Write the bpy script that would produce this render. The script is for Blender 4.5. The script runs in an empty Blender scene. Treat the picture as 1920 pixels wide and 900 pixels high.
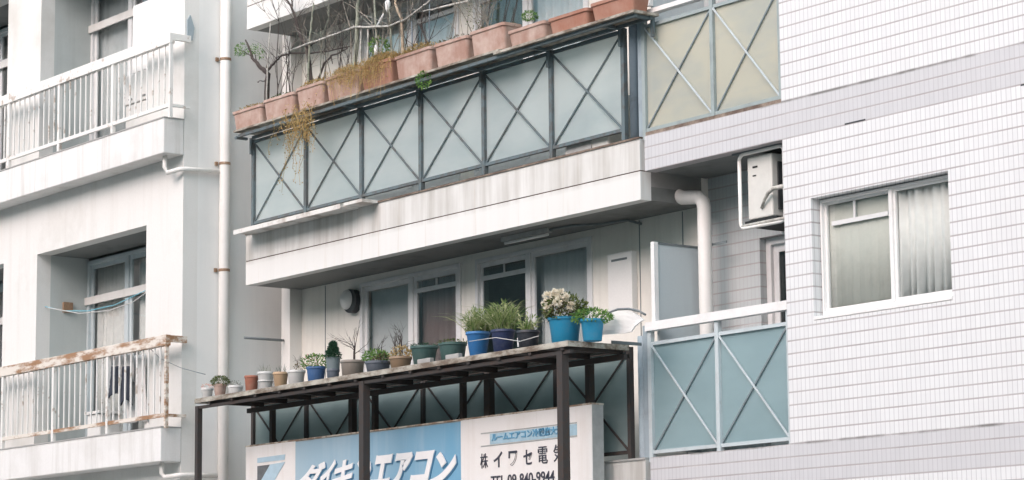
import bpy, bmesh, math, random
from mathutils import Vector, Matrix
random.seed(7)
S = bpy.context.scene
COL = S.collection

# ---------------------------------------------------------------- camera
F_PX = 4909.3                       # focal length in pixels of the 1920 px wide frame
YAW, PIT, ROL = math.radians(-52.9102), math.radians(8.7145), math.radians(-0.5967)
CAM = Vector((0, 0, 1.6))
_f = Vector((math.sin(YAW)*math.cos(PIT), math.cos(YAW)*math.cos(PIT), math.sin(PIT)))
_r = Vector((math.cos(YAW), -math.sin(YAW), 0))
_u = _r.cross(_f)
RGT = _r*math.cos(ROL) + _u*math.sin(ROL)
UPV = -_r*math.sin(ROL) + _u*math.cos(ROL)
FWD = _f
cd = bpy.data.cameras.new('camera')
cam = bpy.data.objects.new('camera', cd); COL.objects.link(cam)
m3 = Matrix((RGT, UPV, -FWD)).transposed()
cam.matrix_world = Matrix.Translation(CAM) @ m3.to_4x4()
cd.sensor_width = 36; cd.lens = F_PX/1920*36
cd.clip_start = 0.1; cd.clip_end = 2000
S.camera = cam

# ---------------------------------------------------------------- light
SUN_EL, SUN_AZ = math.radians(37), math.radians(168)     # azimuth clockwise from +Y (into the buildings)
sd = Vector((math.sin(SUN_AZ)*math.cos(SUN_EL), math.cos(SUN_AZ)*math.cos(SUN_EL), math.sin(SUN_EL)))
w = bpy.data.worlds.new('World'); S.world = w; w.use_nodes = True
nt = w.node_tree
sky = nt.nodes.new('ShaderNodeTexSky'); sky.sky_type = 'NISHITA'; sky.sun_disc = False
sky.sun_elevation = SUN_EL; sky.sun_rotation = SUN_AZ
sky.air_density = 1.0; sky.dust_density = 3.0; sky.ozone_density = 1.0
bg = nt.nodes['Background']; bg.inputs['Strength'].default_value = 0.15
hs = nt.nodes.new('ShaderNodeHueSaturation'); hs.inputs['Saturation'].default_value = 1.0; hs.inputs['Hue'].default_value = .45   # hazy overcast sky
nt.links.new(sky.outputs[0], hs.inputs['Color']); nt.links.new(hs.outputs[0], bg.inputs[0])
sl = bpy.data.lights.new('sun', 'SUN'); sl.energy = .6; sl.angle = math.radians(70); sl.color = (1, 1, .96)
so = bpy.data.objects.new('sun', sl); COL.objects.link(so)
so.rotation_euler = (-sd).to_track_quat('-Z', 'Y').to_euler()
S.view_settings.view_transform = 'Standard'; S.view_settings.look = 'None'
S.view_settings.gamma = 1; S.view_settings.use_curve_mapping = False
S.view_settings.exposure = 1.04
S.render.resolution_x = 1024; S.render.resolution_y = 480
S.render.engine = 'CYCLES'

# ---------------------------------------------------------------- measuring
def ray(px, py): return RGT*((px-960)/F_PX) + UPV*(-(py-450)/F_PX) + FWD
def W(px, py, Y):                      # the point of the plane y = Y at a survey direction
    d = ray(px, py); return CAM + d*((Y-CAM.y)/d.y)
def WX(px, py, X):
    d = ray(px, py); return CAM + d*((X-CAM.x)/d.x)
def WZ(px, py, Z):
    d = ray(px, py); return CAM + d*((Z-CAM.z)/d.z)
def mpp(P): return (P-CAM).dot(FWD)/F_PX     # metres per pixel there

# ---------------------------------------------------------------- materials
MATS = {}
def new_mat(name):
    m = bpy.data.materials.new(name); m.use_nodes = True
    return m, m.node_tree, m.node_tree.nodes['Principled BSDF']
def N(nt, t, **k):
    n = nt.nodes.new(t)
    for a, b in k.items(): setattr(n, a, b)
    return n
def mathn(nt, op, a, b=None, c=None):
    n = nt.nodes.new('ShaderNodeMath'); n.operation = op
    for i, v in enumerate((a, b, c)):
        if v is None: continue
        if isinstance(v, (int, float)): n.inputs[i].default_value = v
        else: nt.links.new(v, n.inputs[i])
    return n.outputs[0]
def mixc(nt, fac, a, b):
    n = nt.nodes.new('ShaderNodeMix'); n.data_type = 'RGBA'
    for i, v in ((0, fac), (6, a), (7, b)):
        if isinstance(v, (int, float)): n.inputs[i].default_value = v
        elif isinstance(v, tuple): n.inputs[i].default_value = (*v[:3], 1)
        else: nt.links.new(v, n.inputs[i])
    return n.outputs[2]
def noise(nt, scale, detail=4, vec=None, stretch=None, rough=.6):
    n = N(nt, 'ShaderNodeTexNoise'); n.inputs['Scale'].default_value = scale
    n.inputs['Detail'].default_value = detail; n.inputs['Roughness'].default_value = rough
    if vec is None:
        vec = N(nt, 'ShaderNodeNewGeometry').outputs['Position']
    if stretch:
        mp = N(nt, 'ShaderNodeMapping'); mp.inputs['Scale'].default_value = stretch
        nt.links.new(vec, mp.inputs[0]); vec = mp.outputs[0]
    nt.links.new(vec, n.inputs['Vector'])
    return n.outputs['Fac']
def ramp(nt, fac, lo, hi):
    n = N(nt, 'ShaderNodeMapRange'); n.inputs[1].default_value = lo; n.inputs[2].default_value = hi
    nt.links.new(fac, n.inputs[0]); n.clamp = True
    return n.outputs[0]
def bump(nt, b, h, strength, dist=.01):
    n = N(nt, 'ShaderNodeBump'); n.inputs['Strength'].default_value = strength; n.inputs['Distance'].default_value = dist
    nt.links.new(h, n.inputs['Height']); nt.links.new(n.outputs[0], b.inputs['Normal'])

def weathered(name, col, dirt=None, amount=.35, streak=.0, rough=.75, scale=2.0, metallic=0, fine=.12, lo=.5, hi=.75, streak_col=None):
    """paint or plaster with blotchy wear and optional vertical streaks"""
    m, nt, b = new_mat(name)
    dirt = dirt or tuple(c*.6 for c in col)
    n1 = noise(nt, scale, 6)
    f = mathn(nt, 'MULTIPLY', ramp(nt, n1, lo, hi), amount)
    c = mixc(nt, f, col, dirt)
    n2 = noise(nt, 60, 3)
    c = mixc(nt, mathn(nt, 'MULTIPLY', ramp(nt, n2, .35, .75), fine), c, dirt)
    if streak:
        n3 = noise(nt, 1, 5, stretch=(9, 9, .5))
        c = mixc(nt, mathn(nt, 'MULTIPLY', ramp(nt, n3, .5, .72), streak), c, streak_col or dirt)
    nt.links.new(c, b.inputs['Base Color'])
    b.inputs['Roughness'].default_value = rough; b.inputs['Metallic'].default_value = metallic
    bump(nt, b, n2, .25, .004)
    MATS[name] = m; return m
def rusty(name, paint, rust=(.26, .10, .035), amount=.6, lo=.48, hi=.56, scale=9, rough=.65, stretch=None):
    m, nt, b = new_mat(name)
    n1 = noise(nt, scale, 8, rough=.7, stretch=stretch)
    n0 = noise(nt, 1.7, 3)
    f = mathn(nt, 'MULTIPLY', ramp(nt, mathn(nt, 'ADD', mathn(nt, 'MULTIPLY', n1, .7), mathn(nt, 'MULTIPLY', n0, .3)), lo, hi), amount)
    n2 = noise(nt, 50, 4)
    rc = mixc(nt, n2, rust, tuple(x*.35 for x in rust))
    c = mixc(nt, f, paint, rc)
    nt.links.new(c, b.inputs['Base Color']); b.inputs['Roughness'].default_value = rough
    bump(nt, b, n1, .3, .004)
    MATS[name] = m; return m
def plain(name, col, rough=.6, metallic=0, var=.25, spec=.5):
    m, nt, b = new_mat(name)
    n = noise(nt, 14, 4)
    c = mixc(nt, mathn(nt, 'MULTIPLY', ramp(nt, n, .3, .75), 1), col, tuple(x*(1-var) for x in col))
    nt.links.new(c, b.inputs['Base Color']); b.inputs['Roughness'].default_value = rough
    b.inputs['Metallic'].default_value = metallic; b.inputs['Specular IOR Level'].default_value = spec
    MATS[name] = m; return m
STOREY = 2.79; ZB = 5.616
def tile_mat(name='tile', g=1.0, tint=(1, 1, 1)):
    m, nt, b = new_mat(name)
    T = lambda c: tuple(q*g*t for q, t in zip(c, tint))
    pos = N(nt, 'ShaderNodeNewGeometry').outputs['Position']
    sp = N(nt, 'ShaderNodeSeparateXYZ'); nt.links.new(pos, sp.inputs[0])
    u = mathn(nt, 'ADD', sp.outputs[0], sp.outputs[1])
    ph = mathn(nt, 'MULTIPLY', mathn(nt, 'SUBTRACT', noise(nt, .9, 2), .5), .006)
    v = mathn(nt, 'ADD', mathn(nt, 'ADD', sp.outputs[2], 30*STOREY-ZB), ph)
    PV, PU = STOREY/27, .0485
    fv = mathn(nt, 'FRACT', mathn(nt, 'DIVIDE', v, PV))
    fu = mathn(nt, 'FRACT', mathn(nt, 'DIVIDE', mathn(nt, 'ADD', u, 500), PU))
    # distance to the nearest joint, in metres
    dv = mathn(nt, 'MULTIPLY', mathn(nt, 'SUBTRACT', .5, mathn(nt, 'ABSOLUTE', mathn(nt, 'SUBTRACT', fv, .5))), PV)
    du = mathn(nt, 'MULTIPLY', mathn(nt, 'SUBTRACT', .5, mathn(nt, 'ABSOLUTE', mathn(nt, 'SUBTRACT', fu, .5))), PU)
    jv = mathn(nt, 'SUBTRACT', 1, ramp(nt, dv, .0045, .0075))
    ju = mathn(nt, 'SUBTRACT', 1, ramp(nt, du, .002, .0048))
    iv = mathn(nt, 'FLOOR', mathn(nt, 'DIVIDE', v, PV)); iu = mathn(nt, 'FLOOR', mathn(nt, 'DIVIDE', mathn(nt, 'ADD', u, 500), PU))
    cx = N(nt, 'ShaderNodeCombineXYZ'); nt.links.new(iu, cx.inputs[0]); nt.links.new(iv, cx.inputs[1])
    wn = N(nt, 'ShaderNodeTexWhiteNoise', noise_dimensions='2D'); nt.links.new(cx.outputs[0], wn.inputs['Vector'])
    vs = mathn(nt, 'MODULO', v, STOREY)
    band = mathn(nt, 'LESS_THAN', vs, PV*3.02)
    white = mixc(nt, wn.outputs['Value'], T((.735, .748, .752)), T((.70, .712, .718)))
    grey = mixc(nt, wn.outputs['Value'], T((.585, .59, .605)), T((.56, .565, .58)))
    c = mixc(nt, band, white, grey)
    # faint large-scale soiling
    big = noise(nt, .8, 5)
    c = mixc(nt, mathn(nt, 'MULTIPLY', ramp(nt, big, .45, .8), .18), c, (.58, .56, .55))
    jn = noise(nt, 3, 5)
    jc = mixc(nt, ramp(nt, jn, .35, .7), (.36, .33, .33), (.48, .455, .46))
    c = mixc(nt, mathn(nt, 'MULTIPLY', ju, .6), c, (.42, .41, .44))
    c = mixc(nt, mathn(nt, 'MULTIPLY', jv, .85), c, jc)
    # soot line along the foot of each band, broken up
    edge = mathn(nt, 'SUBTRACT', 1, ramp(nt, mathn(nt, 'ABSOLUTE', mathn(nt, 'SUBTRACT', vs, PV*3)), .006, .016))
    sn = ramp(nt, noise(nt, 1.6, 6), .46, .60)
    c = mixc(nt, mathn(nt, 'MULTIPLY', mathn(nt, 'MULTIPLY', edge, sn), .8), c, (.17, .17, .16))
    nt.links.new(c, b.inputs['Base Color'])
    rg = mathn(nt, 'ADD', mathn(nt, 'MULTIPLY', mathn(nt, 'MAXIMUM', ju, jv), .35), .45)
    nt.links.new(rg, b.inputs['Roughness'])
    b.inputs['Specular IOR Level'].default_value = .25
    bump(nt, b, mathn(nt, 'SUBTRACT', 1, mathn(nt, 'MAXIMUM', jv, ju)), .35, .003)
    MATS[name] = m
tile_mat(); tile_mat('tile_shaded', .72, (.94, 1.0, 1.0))  # second tile is a darker copy, balcony shade put into its colour
def fascia_mat():
    m, nt, b = new_mat('fascia')
    pos = N(nt, 'ShaderNodeNewGeometry').outputs['Position']
    sp = N(nt, 'ShaderNodeSeparateXYZ'); nt.links.new(pos, sp.inputs[0])
    base = (.75, .755, .735)
    n1 = noise(nt, 1.0, 6, stretch=(5, 5, .35)); n2 = noise(nt, 1.0, 5, stretch=(1.3, 1.3, .8))
    vs = mathn(nt, 'MODULO', mathn(nt, 'ADD', sp.outputs[2], 10*STOREY-5.377), STOREY)
    up = ramp(nt, vs, .20, .27)                         # upper course is the dirty one
    st = mathn(nt, 'MULTIPLY', mathn(nt, 'ADD', mathn(nt, 'MULTIPLY', ramp(nt, n1, .42, .7), .75), mathn(nt, 'MULTIPLY', ramp(nt, n2, .4, .65), .35)), mathn(nt, 'ADD', mathn(nt, 'MULTIPLY', up, .85), .12))
    c = mixc(nt, st, base, (.42, .405, .37))
    n3 = noise(nt, 1.0, 4, stretch=(14, 14, .6))
    c = mixc(nt, mathn(nt, 'MULTIPLY', ramp(nt, n3, .6, .75), .25), c, (.42, .30, .18))
    nt.links.new(c, b.inputs['Base Color']); b.inputs['Roughness'].default_value = .8
    bump(nt, b, noise(nt, 70, 3), .2, .004)
    MATS['fascia'] = m
fascia_mat()
plain('groove', (.10, .065, .05), .9)
weathered('paint_white', (.76, .755, .73), (.52, .50, .45), amount=.7, streak=.18, scale=.9, streak_col=(.48, .45, .40))
weathered('side_wall', (.82, .82, .80), (.68, .69, .68), amount=.6, streak=.3, scale=1.1)
weathered('soffit', (.20, .21, .205), (.10, .105, .10), amount=.8, scale=2.5)  # shade under the slabs put into a dark base colour
weathered('back_wall', (.82, .80, .74), (.58, .56, .51), amount=.4, streak=.35, scale=1.4)
weathered('upper_slab', (.78, .775, .76), (.50, .48, .44), amount=.5, streak=.45, scale=1.2)
weathered('recess_shaded', (.50, .54, .53), (.36, .39, .38), amount=.5, streak=.35, scale=1.4)  # recess walls darkened, shade of the deep openings put into the colour
weathered('floor', (.30, .30, .29), amount=.5)
weathered('concrete', (.40, .40, .385), (.26, .25, .24), amount=.7, streak=.4)
weathered('pipe_white', (.82, .81, .78), (.60, .57, .52), amount=.3, streak=.3, scale=4, rough=.5)
weathered('pipe_slate', (.17, .22, .26), (.07, .08, .09), amount=.7, scale=5, rough=.55)
weathered('alu', (.72, .73, .73), (.45, .43, .40), amount=.35, scale=6, rough=.45)
weathered('alu_dark', (.16, .19, .20), (.08, .08, .08), amount=.5, scale=6, rough=.5)
weathered('rail_mid', (.33, .39, .39), (.18, .19, .19), amount=.5, scale=6, rough=.5)
weathered('rail_light', (.53, .60, .62), (.33, .33, .33), amount=.45, scale=6, rough=.5)
weathered('rail_slate_light', (.22, .27, .29), (.12, .11, .10), amount=.5, scale=6)
weathered('stack_blue', (.33, .40, .44), (.20, .22, .24), amount=.6, streak=.4, scale=5)
weathered('rail_cap', (.80, .80, .79), (.5, .48, .45), amount=.3, scale=5, rough=.5)
rusty('rail_slate', (.12, .16, .175), (.14, .09, .06), amount=.45, scale=14)
rusty('rail_rust', (.72, .67, .60), (.44, .21, .08), amount=.92, lo=.475, hi=.56, scale=7, stretch=(.35, 1, 1.5))
rusty('rail_paint', (.78, .77, .74), (.42, .25, .13), amount=.6, lo=.56, hi=.62, scale=8)
rusty('post_brown', (.045, .040, .038), (.09, .055, .04), amount=.6, scale=20, rough=.8)
rusty('table_edge', (.46, .44, .38), (.17, .11, .07), amount=.85, lo=.42, hi=.56, scale=9, stretch=(.5, 1, 1.5), rough=.8)
rusty('sign_edge', (.55, .50, .42), (.28, .14, .07), amount=.8, lo=.45, hi=.55, scale=8)
rusty('coping_brown', (.30, .24, .19), (.12, .07, .05), amount=.8, lo=.4, hi=.55, scale=7)
rusty('bracket_rust', (.48, .38, .28), (.36, .22, .13), amount=.9, lo=.35, hi=.5, scale=9)
weathered('plank', (.06, .055, .05), (.03, .028, .025), amount=.8, scale=4, rough=.9)
weathered('board_white', (.74, .73, .70), (.30, .24, .19), amount=.6, scale=3, lo=.5, hi=.6)
weathered('partition', (.50, .56, .58), (.42, .45, .47), amount=.5, streak=.3)
weathered('meter', (.80, .80, .78), amount=.15)
plain('ac_white', (.68, .68, .64), .45, var=.1)
plain('dark', (.015, .017, .018), .7)
plain('grille', (.05, .055, .06), .6)
plain('vent_grey', (.42, .43, .42), .6)
weathered('terracotta', (.35, .21, .165), (.58, .47, .41), amount=.8, streak=.3, scale=5, rough=.85, lo=.38, hi=.7)
weathered('terracotta_orange', (.33, .15, .10), (.44, .29, .23), amount=.7, streak=.3, scale=5, rough=.8, lo=.4, hi=.75)
weathered('terracotta_dark', (.34, .13, .085), (.40, .25, .19), amount=.5, scale=8, rough=.85)
plain('soil', (.07, .05, .035), .95, var=.5)
plain('bark', (.075, .06, .055), .9, var=.5)
weathered('bark_light', (.33, .30, .25), tuple(q*.35 for q in (.33, .30, .25)), amount=.75, scale=22, rough=.8, fine=.5, lo=.42, hi=.62)
weathered('bamboo', (.36, .38, .30), tuple(q*.35 for q in (.36, .38, .30)), amount=.75, scale=22, rough=.8, fine=.5, lo=.42, hi=.62)
weathered('bamboo_white', (.62, .61, .56), tuple(q*.35 for q in (.62, .61, .56)), amount=.75, scale=22, rough=.8, fine=.5, lo=.42, hi=.62)
weathered('bamboo_tan', (.55, .44, .32), tuple(q*.35 for q in (.55, .44, .32)), amount=.75, scale=22, rough=.8, fine=.5, lo=.42, hi=.62)
for nm, c in dict(pot_white=(.62, .62, .60), pot_tan=(.48, .33, .20), pot_navy=(.02, .035, .10), pot_blue=(.03, .18, .45),
                  pot_teal=(.015, .26, .45), pot_slate=(.10, .12, .15), pot_cobalt=(.05, .13, .30), pot_green=(.055, .12, .11),
                  pot_brown=(.22, .19, .16), pot_black=(.02, .025, .035), pot_ochre=(.26, .18, .11), pot_grey=(.14, .18, .19)).items():
    weathered(nm, c, tuple(min(1, x*.6+.10) for x in c), amount=.5, scale=9, rough=.55, fine=.2)
plain('plastic_white', (.82, .82, .80), .4, var=.05)
plain('letter_white', (.84, .84, .84), .5, var=.04)
plain('letter_shadow', (.07, .22, .38), .5)
plain('letter_ink', (.05, .05, .07), .5)
plain('letter_blue', (.14, .38, .58), .5)
weathered('sign_white', (.80, .78, .76), (.62, .56, .5), amount=.35, streak=.3, rough=.5)
plain('strip_blue', (.42, .60, .70), .5, var=.25)
plain('logo_pale', (.46, .62, .72), .5, var=.15)
plain('logo_grey', (.16, .17, .18), .5, var=.4)
plain('asphalt', (.10, .10, .10), .9)
plain('pavement', (.36, .35, .335), .9)
plain('cloth_white', (.74, .73, .72), .9, var=.15)
plain('cloth_dark', (.04, .05, .07), .9, var=.4)
plain('cord_blue', (.22, .55, .66), .6)
plain('cord_white', (.60, .60, .58), .6)
weathered('far_wall', (.34, .33, .31), (.20, .20, .18), amount=.9, scale=.4)
def sign_blue_mat():
    m, nt, b = new_mat('sign_blue')
    pos = N(nt, 'ShaderNodeNewGeometry').outputs['Position']
    sp = N(nt, 'ShaderNodeSeparateXYZ'); nt.links.new(pos, sp.inputs[0])
    fade = ramp(nt, mathn(nt, 'ADD', sp.outputs[0], mathn(nt, 'MULTIPLY', noise(nt, 1.3, 4), 1.5)), -22.2, -18.9)
    c = mixc(nt, fade, (.40, .51, .57), (.17, .38, .55))
    c = mixc(nt, mathn(nt, 'MULTIPLY', ramp(nt, noise(nt, 1, 4, stretch=(6, 6, .5)), .5, .7), .3), c, (.5, .6, .65))
    nt.links.new(c, b.inputs['Base Color']); b.inputs['Roughness'].default_value = .5
    MATS['sign_blue'] = m
sign_blue_mat()
def frosted(name, tint, opacity, rough=.45, dirt=None):
    m, nt, b = new_mat(name)
    out = nt.nodes['Material Output']
    b.inputs['Roughness'].default_value = rough; b.inputs['IOR'].default_value = 1.1
    n = noise(nt, 1, 4, stretch=(.9, .9, 2.6))
    c = mixc(nt, mathn(nt, 'MULTIPLY', ramp(nt, n, .42, .62), .8), tint, dirt or tuple(x*.8 for x in tint))
    nt.links.new(c, b.inputs['Base Color']); b.inputs['Transmission Weight'].default_value = 1-opacity
    tl = N(nt, 'ShaderNodeBsdfTranslucent'); tl.inputs[0].default_value = (*tint, 1)
    mx = N(nt, 'ShaderNodeMixShader'); mx.inputs[0].default_value = .22
    nt.links.new(b.outputs[0], mx.inputs[1]); nt.links.new(tl.outputs[0], mx.inputs[2]); nt.links.new(mx.outputs[0], out.inputs[0])
    MATS[name] = m
frosted('panel_pale', (.72, .80, .80), .50, rough=.32, dirt=(.60, .70, .71))
frosted('panel_cream', (.68, .68, .58), .70, dirt=(.52, .57, .55))
frosted('panel_teal', (.42, .57, .60), .68, dirt=(.36, .50, .53))
frosted('panel_shaded', (.34, .43, .43), .75, dirt=(.24, .31, .31))  # darker panel copy, shade under the plant shelf put into its colour
def glass(name, tint=(.97, .98, .98), refl=.07):
    m, nt, b = new_mat(name); out = nt.nodes['Material Output']
    tr = N(nt, 'ShaderNodeBsdfTransparent'); tr.inputs[0].default_value = (*tint, 1)
    gl = N(nt, 'ShaderNodeBsdfGlossy'); gl.inputs['Roughness'].default_value = .04
    fr = N(nt, 'ShaderNodeLayerWeight'); fr.inputs[0].default_value = .5
    fac = mathn(nt, 'ADD', mathn(nt, 'MULTIPLY', mathn(nt, 'POWER', fr.outputs['Facing'], 4), .8), refl)
    mx = N(nt, 'ShaderNodeMixShader')
    nt.links.new(fac, mx.inputs[0]); nt.links.new(tr.outputs[0], mx.inputs[1]); nt.links.new(gl.outputs[0], mx.inputs[2])
    nt.links.new(mx.outputs[0], out.inputs[0]); nt.nodes.remove(b)
    MATS[name] = m
glass('glass'); glass('glass_dark', (.55, .60, .60))
def net_mat(name, col):
    weathered(name, col, tuple(x*.6 for x in col), amount=.6, scale=3, rough=.9)
net_mat('screen_grey', (.54, .57, .57)); net_mat('screen_tan', (.60, .61, .55)); net_mat('curtain_brown', (.19, .155, .15))
plain('curtain_teal', (.80, .81, .78), .9, var=.12); plain('curtain_white', (.80, .80, .77), .9, var=.15)
def leaf_mat(name, cols):
    m, nt, b = new_mat(name)
    oi = N(nt, 'ShaderNodeNewGeometry').outputs['Random Per Island']
    r = N(nt, 'ShaderNodeValToRGB'); nt.links.new(oi, r.inputs[0])
    e = r.color_ramp.elements
    while len(e) < len(cols): e.new(.5)
    for i, c in enumerate(cols): e[i].position = i/(len(cols)-1) if len(cols) > 1 else 0; e[i].color = (*c, 1)
    nt.links.new(r.outputs[0], b.inputs['Base Color']); b.inputs['Roughness'].default_value = .6
    out = nt.nodes['Material Output']
    tl = N(nt, 'ShaderNodeBsdfTranslucent'); nt.links.new(r.outputs[0], tl.inputs[0])
    mx = N(nt, 'ShaderNodeMixShader'); mx.inputs[0].default_value = .3
    nt.links.new(b.outputs[0], mx.inputs[1]); nt.links.new(tl.outputs[0], mx.inputs[2]); nt.links.new(mx.outputs[0], out.inputs[0])
    MATS[name] = m
leaf_mat('leaf_green', [(.05, .14, .03), (.13, .28, .06), (.26, .40, .10)])
leaf_mat('leaf_grass', [(.10, .19, .05), (.26, .36, .12), (.44, .48, .24), (.55, .55, .36)])
leaf_mat('leaf_dark', [(.012, .05, .035), (.03, .10, .05), (.05, .14, .07)])
leaf_mat('leaf_straw', [(.28, .17, .06), (.54, .36, .13), (.60, .45, .22), (.26, .24, .09)])
leaf_mat('leaf_olive', [(.05, .08, .02), (.11, .15, .04), (.18, .21, .07)])
leaf_mat('leaf_brown', [(.05, .07, .03), (.17, .11, .06), (.16, .19, .08)])
leaf_mat('petal_white', [(.82, .74, .58), (.84, .78, .66), (.88, .84, .76)])
leaf_mat('petal_pink', [(.70, .25, .22), (.75, .45, .40), (.72, .60, .50)])

# ---------------------------------------------------------------- mesh helpers
def bx(bm, x0, x1, y0, y1, z0, z1, rot=None):
    if x0 > x1: x0, x1 = x1, x0
    if y0 > y1: y0, y1 = y1, y0
    if z0 > z1: z0, z1 = z1, z0
    v = [bm.verts.new((x, y, z)) for x in (x0, x1) for y in (y0, y1) for z in (z0, z1)]
    for q in ((0, 1, 3, 2), (4, 6, 7, 5), (0, 4, 5, 1), (2, 3, 7, 6), (0, 2, 6, 4), (1, 5, 7, 3)):
        bm.faces.new([v[i] for i in q])
    return v
def box(*a):
    bm = bmesh.new(); bx(bm, *a); return bm
def tube(bm, pts, r, n=8, cap=True):
    """a round tube through points; r is a radius or one radius per point"""
    pts = [Vector(p) for p in pts]
    rs = r if isinstance(r, (list, tuple)) else [r]*len(pts)
    rings = []
    prev = None
    for i, p in enumerate(pts):
        t = (pts[min(i+1, len(pts)-1)] - pts[max(i-1, 0)])
        if t.length < 1e-6: t = Vector((0, 0, 1))
        t.normalize()
        a = prev if prev is not None else (Vector((0, 0, 1)) if abs(t.z) < .9 else Vector((1, 0, 0)))
        a = (a - t*a.dot(t))
        if a.length < 1e-4: a = t.orthogonal()
        a.normalize(); prev = a
        b = t.cross(a)
        rings.append([bm.verts.new(p + (a*math.cos(2*math.pi*k/n) + b*math.sin(2*math.pi*k/n))*rs[i]) for k in range(n)])
    for i in range(len(rings)-1):
        for k in range(n):
            bm.faces.new((rings[i][k], rings[i][(k+1) % n], rings[i+1][(k+1) % n], rings[i+1][k]))
    if cap:
        bm.faces.new(rings[0][::-1]); bm.faces.new(rings[-1])
def bar(bm, p, q, wx, d):
    """flat bar lying in the facade plane from p to q, wx wide, d deep in y"""
    p, q = Vector(p), Vector(q); t = (q-p).normalized()
    s = Vector((t.z, 0, -t.x)).normalized()*wx/2
    v = []
    for c in (p, q):
        for sg in (-1, 1):
            for y in (0, d): v.append(bm.verts.new(c + s*sg + Vector((0, y, 0))))
    for f in ((0, 1, 3, 2), (4, 6, 7, 5), (0, 4, 5, 1), (2, 3, 7, 6), (0, 2, 6, 4), (1, 5, 7, 3)):
        bm.faces.new([v[i] for i in f])
def lathe(bm, prof, c, n=28, sx=1, sy=1):
    rings = []
    for r, z in prof:
        rings.append([bm.verts.new((c[0]+math.cos(2*math.pi*k/n)*r*sx, c[1]+math.sin(2*math.pi*k/n)*r*sy, c[2]+z)) for k in range(n)])
    for i in range(len(rings)-1):
        for k in range(n): bm.faces.new((rings[i][k], rings[i][(k+1) % n], rings[i+1][(k+1) % n], rings[i+1][k]))
    bm.faces.new(rings[0][::-1]); bm.faces.new(rings[-1])
def ob(name, bm, mat, parent=None, smooth=False, bevel=0):
    me = bpy.data.meshes.new(name)
    if bm.faces: bmesh.ops.recalc_face_normals(bm, faces=bm.faces)
    bm.to_mesh(me); bm.free()
    me.materials.append(MATS[mat])
    o = bpy.data.objects.new(name, me); COL.objects.link(o)
    if smooth:
        me.shade_smooth()
    if bevel:
        b = o.modifiers.new('bevel', 'BEVEL'); b.width = bevel; b.segments = 2; b.limit_method = 'ANGLE'
    if parent is not None:
        o.parent = parent
        o.matrix_parent_inverse = parent_inv(parent)
    return o
def parent_inv(p):
    # every empty here is unrotated; accumulate its translation
    t = Vector((0, 0, 0)); q = p
    while q is not None: t += q.location; q = q.parent if q.type == 'EMPTY' or q.parent else None
    return Matrix.Translation(-t) if p.type == 'EMPTY' else Matrix.Identity(4)
def tag(o, label, cat, group=None, kind=None):
    if label: o['label'] = label
    if cat: o['category'] = cat
    if group: o['group'] = group
    if kind: o['kind'] = kind
    return o
def empty(name, loc, label, cat, group=None):
    o = bpy.data.objects.new(name, None); COL.objects.link(o); o.location = loc
    o.empty_display_size = .2
    return tag(o, label, cat, group)
def rod(name, pts, r, mat, parent=None, n=8, smooth=True):
    bm = bmesh.new(); tube(bm, pts, r, n); return ob(name, bm, mat, parent, smooth)
def holed_wall(bm, x0, x1, z0, z1, y0, y1, holes):
    """a wall slab between y0 (street side) and y1 with rectangular openings (hx0,hx1,hz0,hz1)"""
    xs = sorted({x0, x1, *[h[0] for h in holes], *[h[1] for h in holes]}); zs = sorted({z0, z1, *[h[2] for h in holes], *[h[3] for h in holes]})
    xs = [x for x in xs if x0 <= x <= x1]; zs = [z for z in zs if z0 <= z <= z1]
    def solid(i, j):
        if not (0 <= i < len(xs)-1 and 0 <= j < len(zs)-1): return False
        cx, cz = (xs[i]+xs[i+1])/2, (zs[j]+zs[j+1])/2
        return not any(h[0] < cx < h[1] and h[2] < cz < h[3] for h in holes)
    V = {}
    def v(i, j, k):
        if (i, j, k) not in V: V[(i, j, k)] = bm.verts.new((xs[i], (y0, y1)[k], zs[j]))
        return V[(i, j, k)]
    for i in range(len(xs)-1):
        for j in range(len(zs)-1):
            if not solid(i, j): continue
            for k in (0, 1): bm.faces.new((v(i, j, k), v(i+1, j, k), v(i+1, j+1, k), v(i, j+1, k)))
            if not solid(i-1, j): bm.faces.new((v(i, j, 0), v(i, j+1, 0), v(i, j+1, 1), v(i, j, 1)))
            if not solid(i+1, j): bm.faces.new((v(i+1, j, 0), v(i+1, j+1, 0), v(i+1, j+1, 1), v(i+1, j, 1)))
            if not solid(i, j-1): bm.faces.new((v(i, j, 0), v(i+1, j, 0), v(i+1, j, 1), v(i, j, 1)))
            if not solid(i, j+1): bm.faces.new((v(i, j+1, 0), v(i+1, j+1, 0), v(i+1, j+1, 1), v(i, j+1, 1)))

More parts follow.
